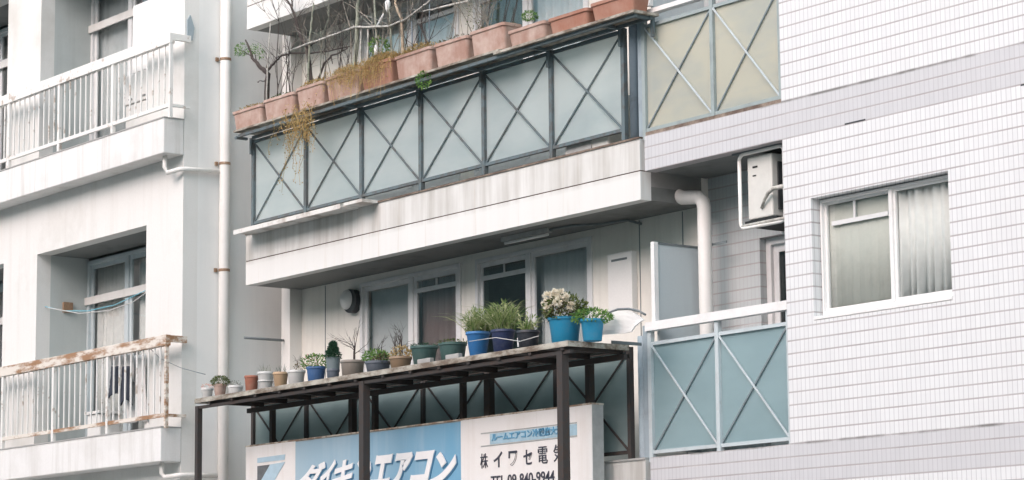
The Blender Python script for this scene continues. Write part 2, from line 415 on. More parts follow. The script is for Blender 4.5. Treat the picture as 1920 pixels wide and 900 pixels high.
def window(parent, x0, x1, z0, z1, y, mid=None, transom=None, sashes=('glass', 'glass'), backs=(None, None), fw=.045, frame_mat='alu', depth=.07, name='window', bottom=.05, tcount=1, cy=.12):
    """aluminium sliding window: frame mesh with panes as children, curtains just behind"""
    bm = bmesh.new()
    bx(bm, x0, x0+fw*.6, y, y+depth, z0, z1); bx(bm, x1-fw*.6, x1, y, y+depth, z0, z1)
    bx(bm, x0+fw*.6, x1-fw*.6, y, y+depth, z1-fw*.6, z1); bx(bm, x0+fw*.6, x1-fw*.6, y, y+depth, z0, z0+bottom)
    mid = mid if mid is not None else (x0+x1)/2
    bx(bm, mid-fw*.55, mid+fw*.55, y-.004, y+depth*.8, z0+bottom, z1-fw*.6)
    f = ob(name, bm, frame_mat, parent, bevel=.004)
    halves = ((x0+fw*.6, mid-fw*.55), (mid+fw*.55, x1-fw*.6))
    for k, (a, c) in enumerate(halves):
        yy = y+(.035 if k == 0 else .015)
        sb = bmesh.new(); s = fw*.65
        zt = z1-fw*.6; zb = z0+bottom
        bx(sb, a, a+s, yy, yy+.025, zb, zt); bx(sb, c-s, c, yy, yy+.025, zb, zt)
        bx(sb, a+s, c-s, yy, yy+.025, zt-s, zt); bx(sb, a+s, c-s, yy, yy+.025, zb, zb+s*1.3)
        if transom and transom[k]:
            bx(sb, a+s, c-s, yy-.004, yy+.021, transom[k]-.022, transom[k]+.022)
            for q in range(1, tcount+1):
                xm = a+s+(c-a-2*s)*q/(tcount+1); bx(sb, xm-.008, xm+.008, yy, yy+.02, transom[k]+.022, zt-s)
        ob('sash', sb, frame_mat, f)
        ob('pane', box(a+s*.8, c-s*.8, yy+.010, yy+.014, zb+s, zt-s*.8), sashes[k], f)
        bk = backs[k]
        if bk:
            mat, kind = bk
            cb = bmesh.new()
            n = 60; amp = .022 if kind == 'fold' else .003
            prev = None
            ph = random.random()*6
            for i in range(n+1):
                xx = a+(c-a)*i/n
                off = amp*(math.sin(i*.75+ph)+.6*math.sin(i*.31+ph*2)+.3*math.sin(i*1.9))
                p = [cb.verts.new((xx, y+cy+off, zb-.02)), cb.verts.new((xx+random.uniform(-.002, .002), y+cy+off*.6, zt+.02))]
                if prev: cb.faces.new((prev[0], p[0], p[1], prev[1]))
                prev = p
            o = ob('curtain', cb, mat, f, smooth=True)
            o.modifiers.new('thick', 'SOLIDIFY').thickness = .002
    return f

def leaf(bm, p, d, n, L, Wd):
    """one leaf: a bent 4-point blade from p along d"""
    s = d.cross(n)
    if s.length < 1e-4: s = d.orthogonal()
    s.normalize(); up = s.cross(d)
    a = bm.verts.new(p); b = bm.verts.new(p+d*L*.5+s*Wd*.5+up*L*.08); c = bm.verts.new(p+d*L); e = bm.verts.new(p+d*L*.5-s*Wd*.5+up*L*.08)
    bm.faces.new((a, b, c, e))
def rv():
    while True:
        v = Vector((random.uniform(-1, 1), random.uniform(-1, 1), random.uniform(-1, 1)))
        if .05 < v.length < 1: return v
def clump(bm, c, r, n, L, Wd=None):
    for _ in range(n):
        v = rv(); v = v.normalized()*(v.length**.6)
        p = Vector(c)+Vector((v.x*r[0], v.y*r[1], v.z*r[2]))
        d = (v+rv()*.8).normalized()
        leaf(bm, p, d, rv(), L*random.uniform(.6, 1.3), (Wd or L*.5)*random.uniform(.7, 1.2))
def blades(bm, c, r, n, H, Wd, lean=.5, droop=.3, segs=4, z0=0):
    for _ in range(n):
        a = random.uniform(0, 6.283); rr = math.sqrt(random.random())
        p = Vector(c)+Vector((math.cos(a)*r[0]*rr, math.sin(a)*r[1]*rr, z0))
        b = random.uniform(0, 6.283); l = random.uniform(0, lean)
        dr = Vector((math.cos(b)*l, math.sin(b)*l, 1)).normalized()
        h = H*random.uniform(.45, 1.1); s = Vector((-math.sin(b), math.cos(b), 0)); s = (s+rv()*.5).normalized()
        pr = None
        for i in range(segs+1):
            t = i/segs
            q = p+dr*h*t+Vector((math.cos(b), math.sin(b), 0))*droop*h*t*t*.8-Vector((0, 0, 1))*droop*h*t*t*t*.7
            wd = Wd*(1-t*.85)*.5
            cur = (bm.verts.new(q+s*wd), bm.verts.new(q-s*wd))
            if pr: bm.faces.new((pr[0], pr[1], cur[1], cur[0]))
            pr = cur
def twig(bm, p, d, L, r, depth, spread=.6, n=5):
    pts = [Vector(p)]; dd = d.normalized()
    segs = 4
    for i in range(segs):
        dd = (dd+rv()*.22).normalized(); pts.append(pts[-1]+dd*L/segs)
    tube(bm, pts, [r*(1-.6*i/segs) for i in range(segs+1)], n)
    if depth > 0:
        for i in range(2 + (random.random() < .5)):
            k = random.choice((1, 2, 3, 4))
            nd = (dd+rv()*spread*1.4).normalized()
            if nd.z < -.1: nd.z *= -.5
            twig(bm, pts[k], nd, L*random.uniform(.45, .75), r*.5, depth-1, spread, n)

# ================================================================ SETTING
ground = ob('ground', box(-300, 300, -300, 300, -.3, 0), 'pavement'); tag(ground, None, None, kind='structure')
road = ob('road', box(-200, 200, -4.5, 6.5, 0, .004), 'asphalt'); tag(road, None, None, kind='structure')
rm = bmesh.new()
for i in range(-30, 30): bx(rm, i*6, i*6+3, .92, 1.07, .004, .008)
tag(ob('road_marking', rm, 'sign_white'), None, None, kind='structure')
kb = bmesh.new(); bx(kb, -200, 200, 6.5, 6.7, 0, .14); bx(kb, -200, 200, -4.7, -4.5, 0, .14)
tag(ob('kerb', kb, 'concrete'), None, None, kind='structure')
tag(ob('pavement', box(-200, 200, 6.7, 26, .0, .13), 'pavement'), None, None, kind='structure')

# unseen building added across the street for dark window reflections and bounce light
opp = empty('unseen_building', (-30, -17, 0), 'unseen weathered grey building added across the street for the window reflections', 'building')
fb = bmesh.new()
hol = [(x, x+1.6, z, z+1.5) for x in range(-88, 20, 3) for z in (1, 4, 7, 10, 13.5)]
holed_wall(fb, -90, 20, 0, 17, -17, -17.3, hol)
bx(fb, -90, 20, -34, -17.35, 0, 16.9)
ob('wall', fb, 'far_wall', opp)  # wall of the added unseen building

# ================================================================ TILED APARTMENT BUILDING
Y0 = 14.40
TB = empty('apartment_building', (-19, Y0, 0), 'pale tiled apartment building with white-faced balconies and grey tile bands', 'building')
# front tile wall, right bay
WX0, WX1, WZ0, WZ1 = -15.07, -13.57, 4.10, 5.087
RW = -15.385
bm = bmesh.new(); holed_wall(bm, RW, -2.0, 0, 11.6, Y0, Y0+.22, [(WX0, WX1, WZ0, WZ1)])
ob('wall', bm, 'tile', TB)
bm = bmesh.new(); bx(bm, RW, RW+.2, Y0+.22, 22, 0, 11.6); bx(bm, -2.2, -2.0, Y0+.22, 22, 0, 11.6); ob('wall', bm, 'tile', TB)
# back wall of right bay (tiles) with door opening
YB = 15.10
DX0 = -16.45
bm = bmesh.new(); holed_wall(bm, -17.10, RW, 0, 11.6, YB, YB+.10, [(DX0, RW-.05, 3.20, 5.0), (DX0, RW-.05, 3.2+STOREY, 5.0+STOREY)])
ob('wall', bm, 'tile_shaded', TB)
# dark rooms
bm = bmesh.new(); bx(bm, -23.9, -2.2, 16.4, 22, 0, 11.5); ob('room_wall', bm, 'screen_grey', TB)
# middle bay back wall
MX0, MX1 = -23.92, -17.10
WA = (-22.60, -20.81); WB = (-20.56, -18.73)
wz0, wz1 = 3.35, 5.315
holes = []
for k in (-1, 0, 1):
    z = k*STOREY
    holes += [(WA[0], WA[1], max(.2, wz0+z), wz1+z), (WB[0], WB[1], max(.2, wz0+z), wz1+z)]
bm = bmesh.new(); holed_wall(bm, MX0, MX1, 0, 11.6, YB, YB+.15, holes)
ob('wall', bm, 'back_wall', TB)
bm = bmesh.new(); bx(bm, MX0, MX0+.17, 14.95, YB, 0, 11.6); bx(bm, MX0, MX0+.2, YB+.15, 22, 0, 11.6); ob('wall', bm, 'paint_white', TB)
# joint lines in the back wall sheeting
for x in (-23.28, -18.05, -17.45):
    for k in (0, 1): ob('joint', box(x-.005, x+.005, YB-.004, YB, 3.1+k*STOREY, 5.37+k*STOREY), 'alu_dark', TB)
ob('roof', box(-23.95, -2.0, 14.95, 22, 11.6, 11.7), 'concrete', TB)
# slabs
FX0, FX1 = -23.76, -17.19
for k in (-1, 0, 1):
    z = k*STOREY
    bm = bmesh.new()
    mat = 'fascia'
    bx(bm, FX0, FX1, Y0, Y0+.12, 5.377+z, 5.627+z)
    bx(bm, FX0, FX1, Y0, Y0+.12, 5.637+z, 5.915+z)
    ob('balcony_fascia', bm, mat, TB)
    ob('groove', box(FX0+.002, FX1-.002, Y0+.004, Y0+.118, 5.627+z, 5.637+z), 'groove', TB)
    bm = bmesh.new(); bx(bm, FX0-.002, FX1+.002, Y0-.012, Y0+.13, 5.915+z, 5.932+z); ob('balcony_coping', bm, 'coping_brown' if k == 0 else 'concrete', TB)
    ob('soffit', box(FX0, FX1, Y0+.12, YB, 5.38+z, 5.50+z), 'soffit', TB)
    ob('balcony_floor', box(FX0, FX1, Y0+.12, YB, 5.50+z, 5.80+z), 'floor', TB)
    bm = bmesh.new(); bx(bm, -17.125, RW, Y0, Y0+.12, ZB+z, 5.926+z); ob('balcony_fascia', bm, 'tile', TB)
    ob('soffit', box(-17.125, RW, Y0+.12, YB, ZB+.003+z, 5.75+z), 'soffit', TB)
# brown strip on top of the tiled kerb, upper right bay
ob('balcony_coping', box(-17.12, RW, Y0+.01, Y0+.1, 5.926, 5.958), 'coping_brown', TB)
# drip plank over left of the fascia
pl = empty('drip_board', (-22.5, 14.2, 5.9), 'long dirty white board jutting out over the left end of the balcony fascia', 'board')
a = W(440, 433, 14.18); b = W(640, 388, 14.18)
bm = bmesh.new(); bx(bm, a.x, b.x, 14.17, Y0-.013, 5.90, 5.925); bx(bm, a.x, b.x, 14.165, 14.17, 5.885, 5.932); ob('board', bm, 'board_white', pl)
bm = bmesh.new(); bx(bm, b.x+.01, b.x+.34, 14.20, Y0-.013, 5.91, 5.94); ob('end_piece', bm, 'board_white', pl)

# windows of the middle bay: two storeys
for k in (0, 1):
    z = k*STOREY
    window(TB, WA[0], WA[1], wz0+z, wz1+z, YB-.02, mid=-21.665, transom=(None, 5.12+z), sashes=('glass', 'glass'),
           backs=(('screen_grey', 'flat'), ('curtain_brown', 'fold')) if k == 0 else (('curtain_white', 'fold'), ('screen_grey', 'flat')), fw=.075)
    window(TB, WB[0], WB[1], wz0+z, wz1+z, YB-.02, mid=-19.70, transom=(5.12+z, None), sashes=('glass_dark', 'glass'),
           backs=(None, ('screen_grey', 'fold')) if k == 0 else (('curtain_white', 'fold'), ('screen_grey', 'fold')), fw=.07)
window(TB, DX0, RW-.05, 3.20, 5.0, YB+.07, mid=DX0+.5, sashes=('glass_dark', 'glass_dark'), fw=.10, bottom=.08, name='balcony_door')
window(TB, DX0, RW-.05, 3.20+STOREY, 5.0+STOREY, YB+.07, mid=DX0+.5, sashes=('glass', 'glass'), backs=(('curtain_white', 'flat'), ('curtain_white', 'flat')), fw=.10, bottom=.08, name='balcony_door')
# big window in the tile wall
window(TB, WX0+.01, WX1-.01, WZ0, WZ1-.01, Y0+.085, mid=-14.27, sashes=('glass', 'glass'), backs=(('screen_tan', 'flat'), ('curtain_teal', 'fold')), fw=.034, bottom=.07, cy=.07, frame_mat='rail_cap')
bm = bmesh.new()   # inner frame seen through the left pane
bx(bm, WX0+.1, -14.34, Y0+.125, Y0+.137, 4.86, 4.895); bx(bm, -14.72, -14.70, Y0+.125, Y0+.137, 4.895, 5.03)
ob('inner_frame', bm, 'alu', TB)
bm = bmesh.new(); bx(bm, WX0+.002, WX1-.002, Y0-.006, Y0+.083, WZ0+.002, WZ0+.03); ob('window_sill', bm, 'rail_cap', TB, bevel=.004)
bm = bmesh.new(); bx(bm, WX0, WX1, Y0+.30, Y0+.32, WZ0-.2, WZ1+.2); ob('room_wall', bm, 'screen_tan', TB)

# ---- railings
def railing(xs, z0, z1, y, post_mat, panel_mat, brace_mat, pw=.05, bw=.018, cap=None, top_rail=True, post_z0=None, post_z1=None, name='balcony_railing'):
    r = bpy.data.objects.new(name, None); COL.objects.link(r); r.parent = TB; r.location = Vector((xs[0], y, z0)) - TB.location
    def p(nm, bm, mat): 
        o = ob(nm, bm, mat); o.parent = r; o.matrix_parent_inverse = Matrix.Translation((-xs[0], -y, -z0)); return o
    for x in xs:
        p('post', box(x-pw/2, x+pw/2, y, y+pw, (post_z0 or z0-.10), (post_z1 or z1+.02)), post_mat)
    for i in range(len(xs)-1):
        a, b = xs[i]+pw/2, xs[i+1]-pw/2
        p('panel', box(a, b, y+.030, y+.036, z0+.01, z1-.02), panel_mat)
        bm = bmesh.new(); bx(bm, a, b, y+.008, y+.042, z0-.02, z0+.01); p('rail', bm, post_mat)
        p('rail', box(a, b, y+.008, y+.042, z1-.02, z1+.01), post_mat)
        bm = bmesh.new(); bar(bm, (a, y+.014, z0+.01), (b, y+.014, z1-.02), bw*.8, .010); p('brace', bm, brace_mat if bw > .017 else 'rail_slate_light')
        bm = bmesh.new(); bar(bm, (a, y+.002, z1-.02), (b, y+.002, z0+.01), bw, .010); p('brace', bm, brace_mat)
    if cap:
        p('handrail', box(xs[0]-.03, xs[-1]+.03, y-.02, y+.055, cap[0], cap[1]), cap[2])
    return r
PX = [-23.65+1.0375*k for k in range(7)]
railing(PX, 6.04, 6.925, Y0+.01, 'rail_slate', 'panel_pale', 'rail_slate', pw=.045)
railing(PX, 6.04-2.83, 6.925-2.83, Y0+.02, 'post_brown', 'panel_shaded', 'post_brown', pw=.045)  # near-black posts and braces carry the plant shelf's shade in their colour
railing([-17.15, -16.25, -15.41], 5.985, 6.91, Y0+.02, 'rail_mid', 'panel_cream', 'rail_light', pw=.042, bw=.016, cap=(7.00, 7.04, 'rail_cap'), post_z1=7.0, post_z0=5.90)
railing([-17.15, -16.28, -15.41], 3.19, 4.12, Y0+.03, 'rail_light', 'panel_teal', 'rail_light', pw=.045, bw=.0169, cap=(4.225, 4.30, 'rail_cap'), post_z1=4.225, post_z0=3.10)
for k in (-1, 1):
    pass
# vertical drain stack between the bays and partition with its post
rod('drain_pipe', [(-17.31, Y0+.06, 5.38), (-17.31, Y0+.06, 11)], .05, 'pipe_slate', TB, 16)
rod('drain_pipe', [(-17.31, Y0+.10, .1), (-17.31, Y0+.10, 4.2)], .05, 'stack_blue', TB, 16)
bm = bmesh.new(); bx(bm, -17.245, -17.18, Y0+.04, Y0+.07, 3.1, 4.28); ob('rail_filler', bm, 'stack_blue', TB); ob('rail_filler', box(-17.245, -17.18, Y0+.04, Y0+.07, 5.93, 7.0), 'stack_blue', TB)
for k in (0, 1):
    z = k*STOREY
    ob('partition', box(-17.12, -17.10, Y0+.10, YB, 3.2+z, 4.98+z), 'partition', TB)
    ob('partition_post', box(-17.135, -17.09, Y0+.055, Y0+.10, 4.3+z, 5.0+z), 'rail_cap', TB)
    ob('partition_cap', box(-17.125, -17.095, Y0+.10, YB, 4.98+z, 5.0+z), 'alu_dark', TB)
# drain pipe in the right bay with elbow
q = 14.85
pz = W(1320, 380, q); e0 = W(1262, 335, q)
rod('drain_pipe', [(pz.x, q, .1), (pz.x, q, 5.30), (pz.x-.015, q, 5.355), (pz.x-.06, q, 5.40), (pz.x-.16, q, 5.415), (e0.x+.12, q, 5.43), (e0.x+.045, q, 5.465), (e0.x+.01, q, 5.525), (e0.x, q, 5.64)],
    .062, 'pipe_white', TB, 18)
bm = bmesh.new(); lathe(bm, [(.085, 0), (.085, .03)], (e0.x, q, 5.585), 20); ob('pipe_collar', bm, 'alu_dark', TB)
bm = bmesh.new(); bx(bm, pz.x-.02, pz.x+.22, q+.05, q+.06, 4.97, 4.99); ob('pipe_bracket', bm, 'alu_dark', TB)
# meter box on the back wall
a = W(1140, 478, YB-.06); b = W(1187, 588, YB-.06)
ob('meter_box', box(a.x, b.x, YB-.07, YB, 4.50, a.z), 'meter', TB, bevel=.008)
ob('slot', box(a.x+.06, b.x-.06, YB-.073, YB-.069, a.z-.075, a.z-.055), 'alu_dark', TB)
for (p0, p1, py) in ((1584, 1623, 233), (1914, 1932, 160)):
    a, b = W(p0, py, Y0), W(p1, py, Y0); ob('tile_chip', box(a.x, b.x, Y0-.002, Y0+.01, a.z-.006, a.z+.006), 'grille', TB)
# round vent hood
c = W(652, 562, YB-.06)
bm = bmesh.new()
n = 24
prof = [(.115, 0), (.115, .05), (.10, .09), (.07, .115), (.0, .125)]
rings = []
for r, d in prof:
    rings.append([bm.verts.new((c.x+math.cos(2*math.pi*k/n)*max(r, .002), YB-d, c.z+math.sin(2*math.pi*k/n)*max(r, .002))) for k in range(n)])
for i in range(len(rings)-1):
    for k in range(n): bm.faces.new((rings[i][k], rings[i][(k+1) % n], rings[i+1][(k+1) % n], rings[i+1][k]))
hood = ob('vent_hood', bm, 'meter', TB, smooth=True)
bm = bmesh.new(); tube(bm, [(c.x+.055, YB, c.z-.02), (c.x+.055, YB-.075, c.z-.02)], .125, 26); ob('vent_flange', bm, 'grille', TB)
# ceiling batten light and a hose clipped to the soffit
a = W(942, 455, 14.70)
bm = bmesh.new(); bx(bm, a.x, a.x+.72, 14.68, 14.74, 5.335, 5.38); ob('batten_light', bm, 'vent_grey', TB)
rod('tube', [(a.x+.03, 14.71, 5.32), (a.x+.69, 14.71, 5.32)], .014, 'meter', TB)
rod('soffit_conduit', [(a.x+.72, 14.71, 5.36), (a.x+1.0, 14.75, 5.365), (a.x+1.35, 14.82, 5.34), (a.x+1.55, 14.95, 5.36), (a.x+1.6, 15.08, 5.33)], .012, 'alu_dark', TB)
rod('clothes_bracket', [(-23.86, 14.94, 4.83), (-23.86, 14.45, 4.83)], .014, 'alu_dark', TB)

# ================================================================ LEFT BUILDING
XL, YL, YR = -24.30, 13.94, 14.62
LS = 3.315
LB = empty('apartment_building', (-30, YL, 0), 'older white plastered apartment building with deep recessed windows and rusty balcony railings', 'building')
ops = []
for k in (-1, 0, 1):
    z = k*LS
    for x0 in (-27.72, -31.22, -34.72): ops.append((x0, x0+2.62, 3.6+z, 6.165+z))
bm = bmesh.new(); holed_wall(bm, -40, XL, 0, 12.5, YL, YL+.18, ops); ob('wall', bm, 'paint_white', LB)
bm = bmesh.new(); bx(bm, XL-.2, XL, YL+.18, 24, 0, 12.5); ob('side_wall', bm, 'side_wall', LB)
ob('roof', box(-40, XL, YL, 24, 12.5, 12.62), 'concrete', LB)
for k in (-1, 0, 1):
    z = k*LS
    for i, x0 in enumerate((-27.72, -31.22, -34.72)):
        x1 = x0+2.62
        bm = bmesh.new()
        bx(bm, x0-.12, x0, YL+.18, YR, 3.5+z, 6.26+z); ob('recess_wall', bm, 'recess_shaded', LB)
        ob('recess_wall', box(x1, x1+.12, YL+.18, YR, 3.5+z, 6.26+z), 'recess_shaded', LB)
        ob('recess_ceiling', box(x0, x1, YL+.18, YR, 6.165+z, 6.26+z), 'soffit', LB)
        ob('recess_floor', box(x0, x1, YL+.18, YR, 3.5+z, 3.62+z), 'floor', LB)
        dark = k == 1
        window(LB, x0, x1, 3.65+z, 6.13+z, YR-.02, mid=x0+.98, transom=(5.66+z, 5.66+z) if k != 1 else (5.70+z, 5.70+z),
               sashes=('glass', 'glass'), backs=((('screen_grey' if dark else 'curtain_white'), 'fold'), (('curtain_brown' if dark else 'curtain_white'), 'fold')), fw=.08, frame_mat='alu' if dark else 'rail_light', tcount=0)
        bm = bmesh.new(); bx(bm, x0, x1, YR-.05, YR-.025, 5.60+z, 5.69+z); ob('transom_bar', bm, 'paint_white', LB)
ob('inner_wall', box(-39.8, XL-.2, 15.1, 24, .1, 12.4), 'screen_grey', LB)
# balcony slabs
BY = 13.69
for zb, zt in ((6.825, 7.21), (3.515, 3.875), (.20, .56), (10.14, 10.52)):
    ob('balcony_slab', box(-40, XL+.004, BY, YL-.001, zb, zt), 'upper_slab', LB, bevel=.01)
    ob('slab_edging', box(-40, XL+.008, BY-.006, YL-.002, zt-.002, zt+.012), 'concrete', LB)
# railings: front panel with bars, a return to the wall at the right end
def bar_railing(zb, zt, posts, mats, label=None):
    top, low, post, ret = mats
    r = bpy.data.objects.new('balcony_railing', None); COL.objects.link(r); r.parent = LB; r.location = Vector((XL, BY, zb)) - LB.location
    def p(nm, bm, mat, **k):
        o = ob(nm, bm, mat, **k); o.parent = r; o.matrix_parent_inverse = Matrix.Translation((-XL, -BY, -zb)); return o
    y = BY+.02
    xr = posts[-1]
    p('handrail', box(-40, xr+.02, y-.012, y+.052, zt-.115, zt), top, bevel=.004)
    p('handrail', box(xr-.02, xr+.02, y+.052, YL+.02, zt-.075, zt-.005), ret)
    p('bottom_rail', box(-40, xr, y, y+.03, zb+.11, zb+.15), low)
    p('bottom_rail', box(xr-.015, xr+.015, y+.03, YL+.02, zb+.11, zb+.14), ret)
    x = posts[-1]; gap = 1.285
    xs = [posts[-1]-gap*i for i in range(12)]
    for i, x in enumerate(xs):
        p('post', box(x-(.024 if i else .016), x+(.024 if i else .016), y-.004, y+.034, zb-.01, zt-.115), post if i else ret)
    bars = 0
    for i in range(5):
        for j in range(1, 10):
            xx = xs[i]-gap*j/10
            p('bar', box(xx-.009, xx+.009, y+.006, y+.02, zb+.15, zt-.115), low if mats[0] == 'rail_paint' else 'rail_paint')
    bm = bmesh.new()
    for i in range(5, 11):
        for j in range(1, 10):
            xx = xs[i]-gap*j/10; bx(bm, xx-.009, xx+.009, y+.006, y+.02, zb+.15, zt-.115)
    p('far_bars', bm, 'rail_paint')
bar_railing(7.21, 8.13, [-24.215], ('rail_paint', 'rail_paint', 'rail_paint', 'rail_paint'))
bar_railing(3.875, 4.855, [-24.245], ('rail_rust', 'rail_rust', 'rail_paint', 'rail_rust'))
# downpipe on the side wall, with rusty straps and the balcony drain joining it
dp = 14.41
rod('downpipe', [(XL+.075, dp, .1), (XL+.075, dp, 12.5)], .058, 'pipe_white', LB, 20)
for zc in (7.93, 6.77, 5.60, 3.2):
    bm = bmesh.new(); lathe(bm, [(.061, 0), (.063, .005), (.063, .025), (.061, .03)], (XL+.075, dp, zc-.02), 20); bx(bm, XL, XL+.02, dp-.085, dp-.05, zc-.02, zc+.02); ob('pipe_strap', bm, 'bracket_rust', LB)
rod('balcony_drain', [(XL-.16, 13.80, 6.83), (XL-.16, 13.80, 6.70), (XL-.13, 13.82, 6.64), (XL+.03, 13.88, 6.66), (XL+.045, 13.95, 6.665), (XL+.05, dp-.04, 6.68)], .026, 'pipe_white', LB, 10)
rod('balcony_drain', [(XL-.16, 13.80, 3.52), (XL-.16, 13.80, 3.40), (XL-.13, 13.82, 3.36), (XL+.03, 13.88, 3.37), (XL+.045, 13.95, 3.375), (XL+.05, dp-.04, 3.38)], .026, 'pipe_white', LB, 10)
# thin blue-grey plate on the side wall near the corner
bm = bmesh.new()
a = WX(352, 75, XL); 
vv = [(13.965, a.z-.02), (14.03, a.z+.0), (14.05, a.z+.14), (14.0, a.z+.28), (13.965, a.z+.22)]
f0 = [bm.verts.new((XL+.0, y, z)) for y, z in vv]; f1 = [bm.verts.new((XL+.02, y, z)) for y, z in vv]
bm.faces.new(f0); bm.faces.new(f1[::-1])
for i in range(5): bm.faces.new((f0[i], f0[(i+1) % 5], f1[(i+1) % 5], f1[i]))
ob('corner_plate', bm, 'stack_blue', LB)
c = W(131, 541, YR)
ob('switch_box', box(-27.72, -27.68, 14.28, 14.40, 5.50, 5.62), 'bracket_rust', LB)

# ================================================================ STUFF ON THE LEFT BALCONIES
g = empty('storage_cabinet', (-25.6, 14.2, 7.21), 'white steel cabinet standing behind the upper left balcony railing', 'cabinet')
cx0, cx1 = W(233, 180, 14.0).x, W(284, 180, 14.0).x
ob('body', box(cx0, cx1-.005, 14.0, 14.4, 6.94+.68, W(258, 135, 14.0).z), 'paint_white', g, bevel=.01)
ob('lower_body', box(cx0, cx1-.005, 14.02, 14.4, 6.94, 6.94+.675), 'paint_white', g, bevel=.01)
bx0 = W(249, 80, 14.0).x
ob('top_board', box(bx0, cx1-.005, 14.0, 14.04, W(258, 135, 14.0).z+.004, W(258, 135, 14.0).z+.78), 'meter', g)
for x in (cx0+.12, cx0+.42): ob('handle', box(x, x+.07, 13.985, 14.0, 7.66, 7.675), 'vent_grey', g)
g = empty('plastic_basket', (-26.3, 14.1, 3.62), 'white plastic tub on the floor behind the rusty lower left railing', 'tub')
bm = bmesh.new(); 
for (x, w_) in ((-26.35, .30),):
    v = bx(bm, x-w_/2, x+w_/2, 13.98, 14.25, 3.63, 4.18)
ob('body', bm, 'plastic_white', g, bevel=.02)
ob('rim', box(-26.53, -26.17, 13.96, 14.27, 4.18, 4.21), 'plastic_white', g)
# clothes lines
def cord(name, pts, r, mat, label, group=None):
    P = [Vector(p) for p in pts]; out = []
    for i in range(len(P)-1):
        for k in range(6): t = k/6; q = P[i].lerp(P[i+1], t); out.append(q)
    out.append(P[-1])
    o = rod(name, out, r, mat, None, 6); return tag(o, label, 'cord', group)
y = 14.05
cord('clothes_line', [W(85, 575, y), W(120, 583, y), W(165, 583, y), W(215, 572, y), W(272, 545, y)], .006, 'cord_blue', 'upper pale blue clothes line sagging across the lower left window recess')
cord('clothes_line', [W(90, 577, 13.97), W(150, 588, 13.97), W(205, 582, 13.97), W(250, 566, 13.97), W(275, 548, 13.97)], .006, 'cord_white', 'lower whitish clothes line sagging below the pale blue one')
# laundry
cord('slack_cable', [W(268, 640, 13.80), W(300, 672, 13.75), W(340, 690, 13.72), W(385, 702, 13.70)], .004, 'alu_dark', 'thin dark cable slung from the rusty balcony to the plant shelf')
def cloth(name, px0, px1, py0, py1, y, mat, label, folds=3, ragged=.05, slope=-.12):
    bm = bmesh.new(); nx, nz = 22, 14
    G = []
    ph = random.random()*6
    for i in range(nx+1):
        col = []
        for j in range(nz+1):
            fx = i/nx; fz = j/nz
            bott = py1 - (math.sin(fx*9+ph)*.5+.5)*(py1-py0)*ragged*3
            X = px0+(px1-px0)*fx; Yp = py0+slope*(X-px0)+(bott-py0)*fz
            p = W(X+math.sin(fz*4+ph)*1.5, Yp, y)
            p.y += math.sin(fx*folds*6.28+ph)*.03*(.4+fz)+random.uniform(-.004, .004)
            col.append(bm.verts.new(p))
        G.append(col)
    for i in range(nx):
        for j in range(nz): bm.faces.new((G[i][j], G[i+1][j], G[i+1][j+1], G[i][j+1]))
    o = ob(name, bm, mat, None, smooth=True); o.modifiers.new('thick', 'SOLIDIFY').thickness = .005
    return tag(o, label, 'laundry', 'laundry on the lower left balcony')
cloth('hanging_shirt', 200, 248, 668, 725, 13.86, 'cloth_white', 'crumpled white shirt hanging highest behind the rusty railing', ragged=.12)
cloth('hanging_trousers', 205, 226, 688, 748, 13.76, 'cloth_dark', 'dark trousers hanging left behind the rusty railing', 1)
cloth('hanging_trousers', 226, 243, 688, 762, 13.77, 'cloth_dark', 'longer dark trouser leg hanging between white shirt and white towel', 1)
cloth('hanging_towel', 240, 274, 668, 795, 13.90, 'cloth_white', 'long white towel hanging beside the window edge behind the rusty railing', 2, .02)

# ================================================================ AIR CONDITIONER under the tiled slab
ac = empty('air_conditioner', (-15.8, 14.8, 5.05), 'white outdoor air conditioner hung in a tube frame below the tiled balcony', 'air conditioner')
ob('casing', box(-15.97, -15.67, 14.54, 15.06, 5.04, 5.57), 'ac_white', ac, bevel=.012)
ob('grille', box(-15.669, -15.655, 14.60, 15.0, 5.10, 5.5), 'grille', ac)
ob('handle_slot', box(-15.90, -15.84, 14.536, 14.541, 5.47, 5.485), 'dark', ac)
ob('handle_slot', box(-15.90, -15.86, 14.536, 14.541, 5.40, 5.41), 'dark', ac)
ob('base_tray', box(-15.99, -15.60, 14.52, 15.06, 4.985, 5.03), 'dark', ac)
fx0, fx1, fz0, fz1, fy = -16.02, -15.475, 4.97, 5.595, 14.50
rr = .05
pts = []
for cx, cz, a0 in ((fx0+rr, fz1-rr, 180), (fx1-rr, fz1-rr, 90), (fx1-rr, fz0+rr, 0), (fx0+rr, fz0+rr, -90)):
    for k in range(4): a_ = math.radians(a0-30*k); pts.append((cx+math.cos(a_)*rr, fy, cz+math.sin(a_)*rr))
pts.append(pts[0])
rod('tube_frame', pts, .016, 'pipe_white', ac)
rod('tube_frame', [(x, y_+.45, z) for x, y_, z in pts], .016, 'pipe_white', ac)
rod('frame_arm', [(fx0, fy, fz0+.02), (fx1, fy-.01, fz0+.02)], .014, 'bamboo_white', ac)
rod('hose', [W(1482, 350, 14.5), W(1465, 350, 14.5), W(1450, 353, 14.49), W(1440, 362, 14.50), W(1433, 375, 14.51), W(1428, 390, 14.53)], [.02, .02, .018, .016, .013, .012], 'bamboo_white', ac)
rod('soffit_rail', [(-16.1, 14.50, 5.608), (-15.42, 14.50, 5.608)], .014, 'alu_dark', ac)
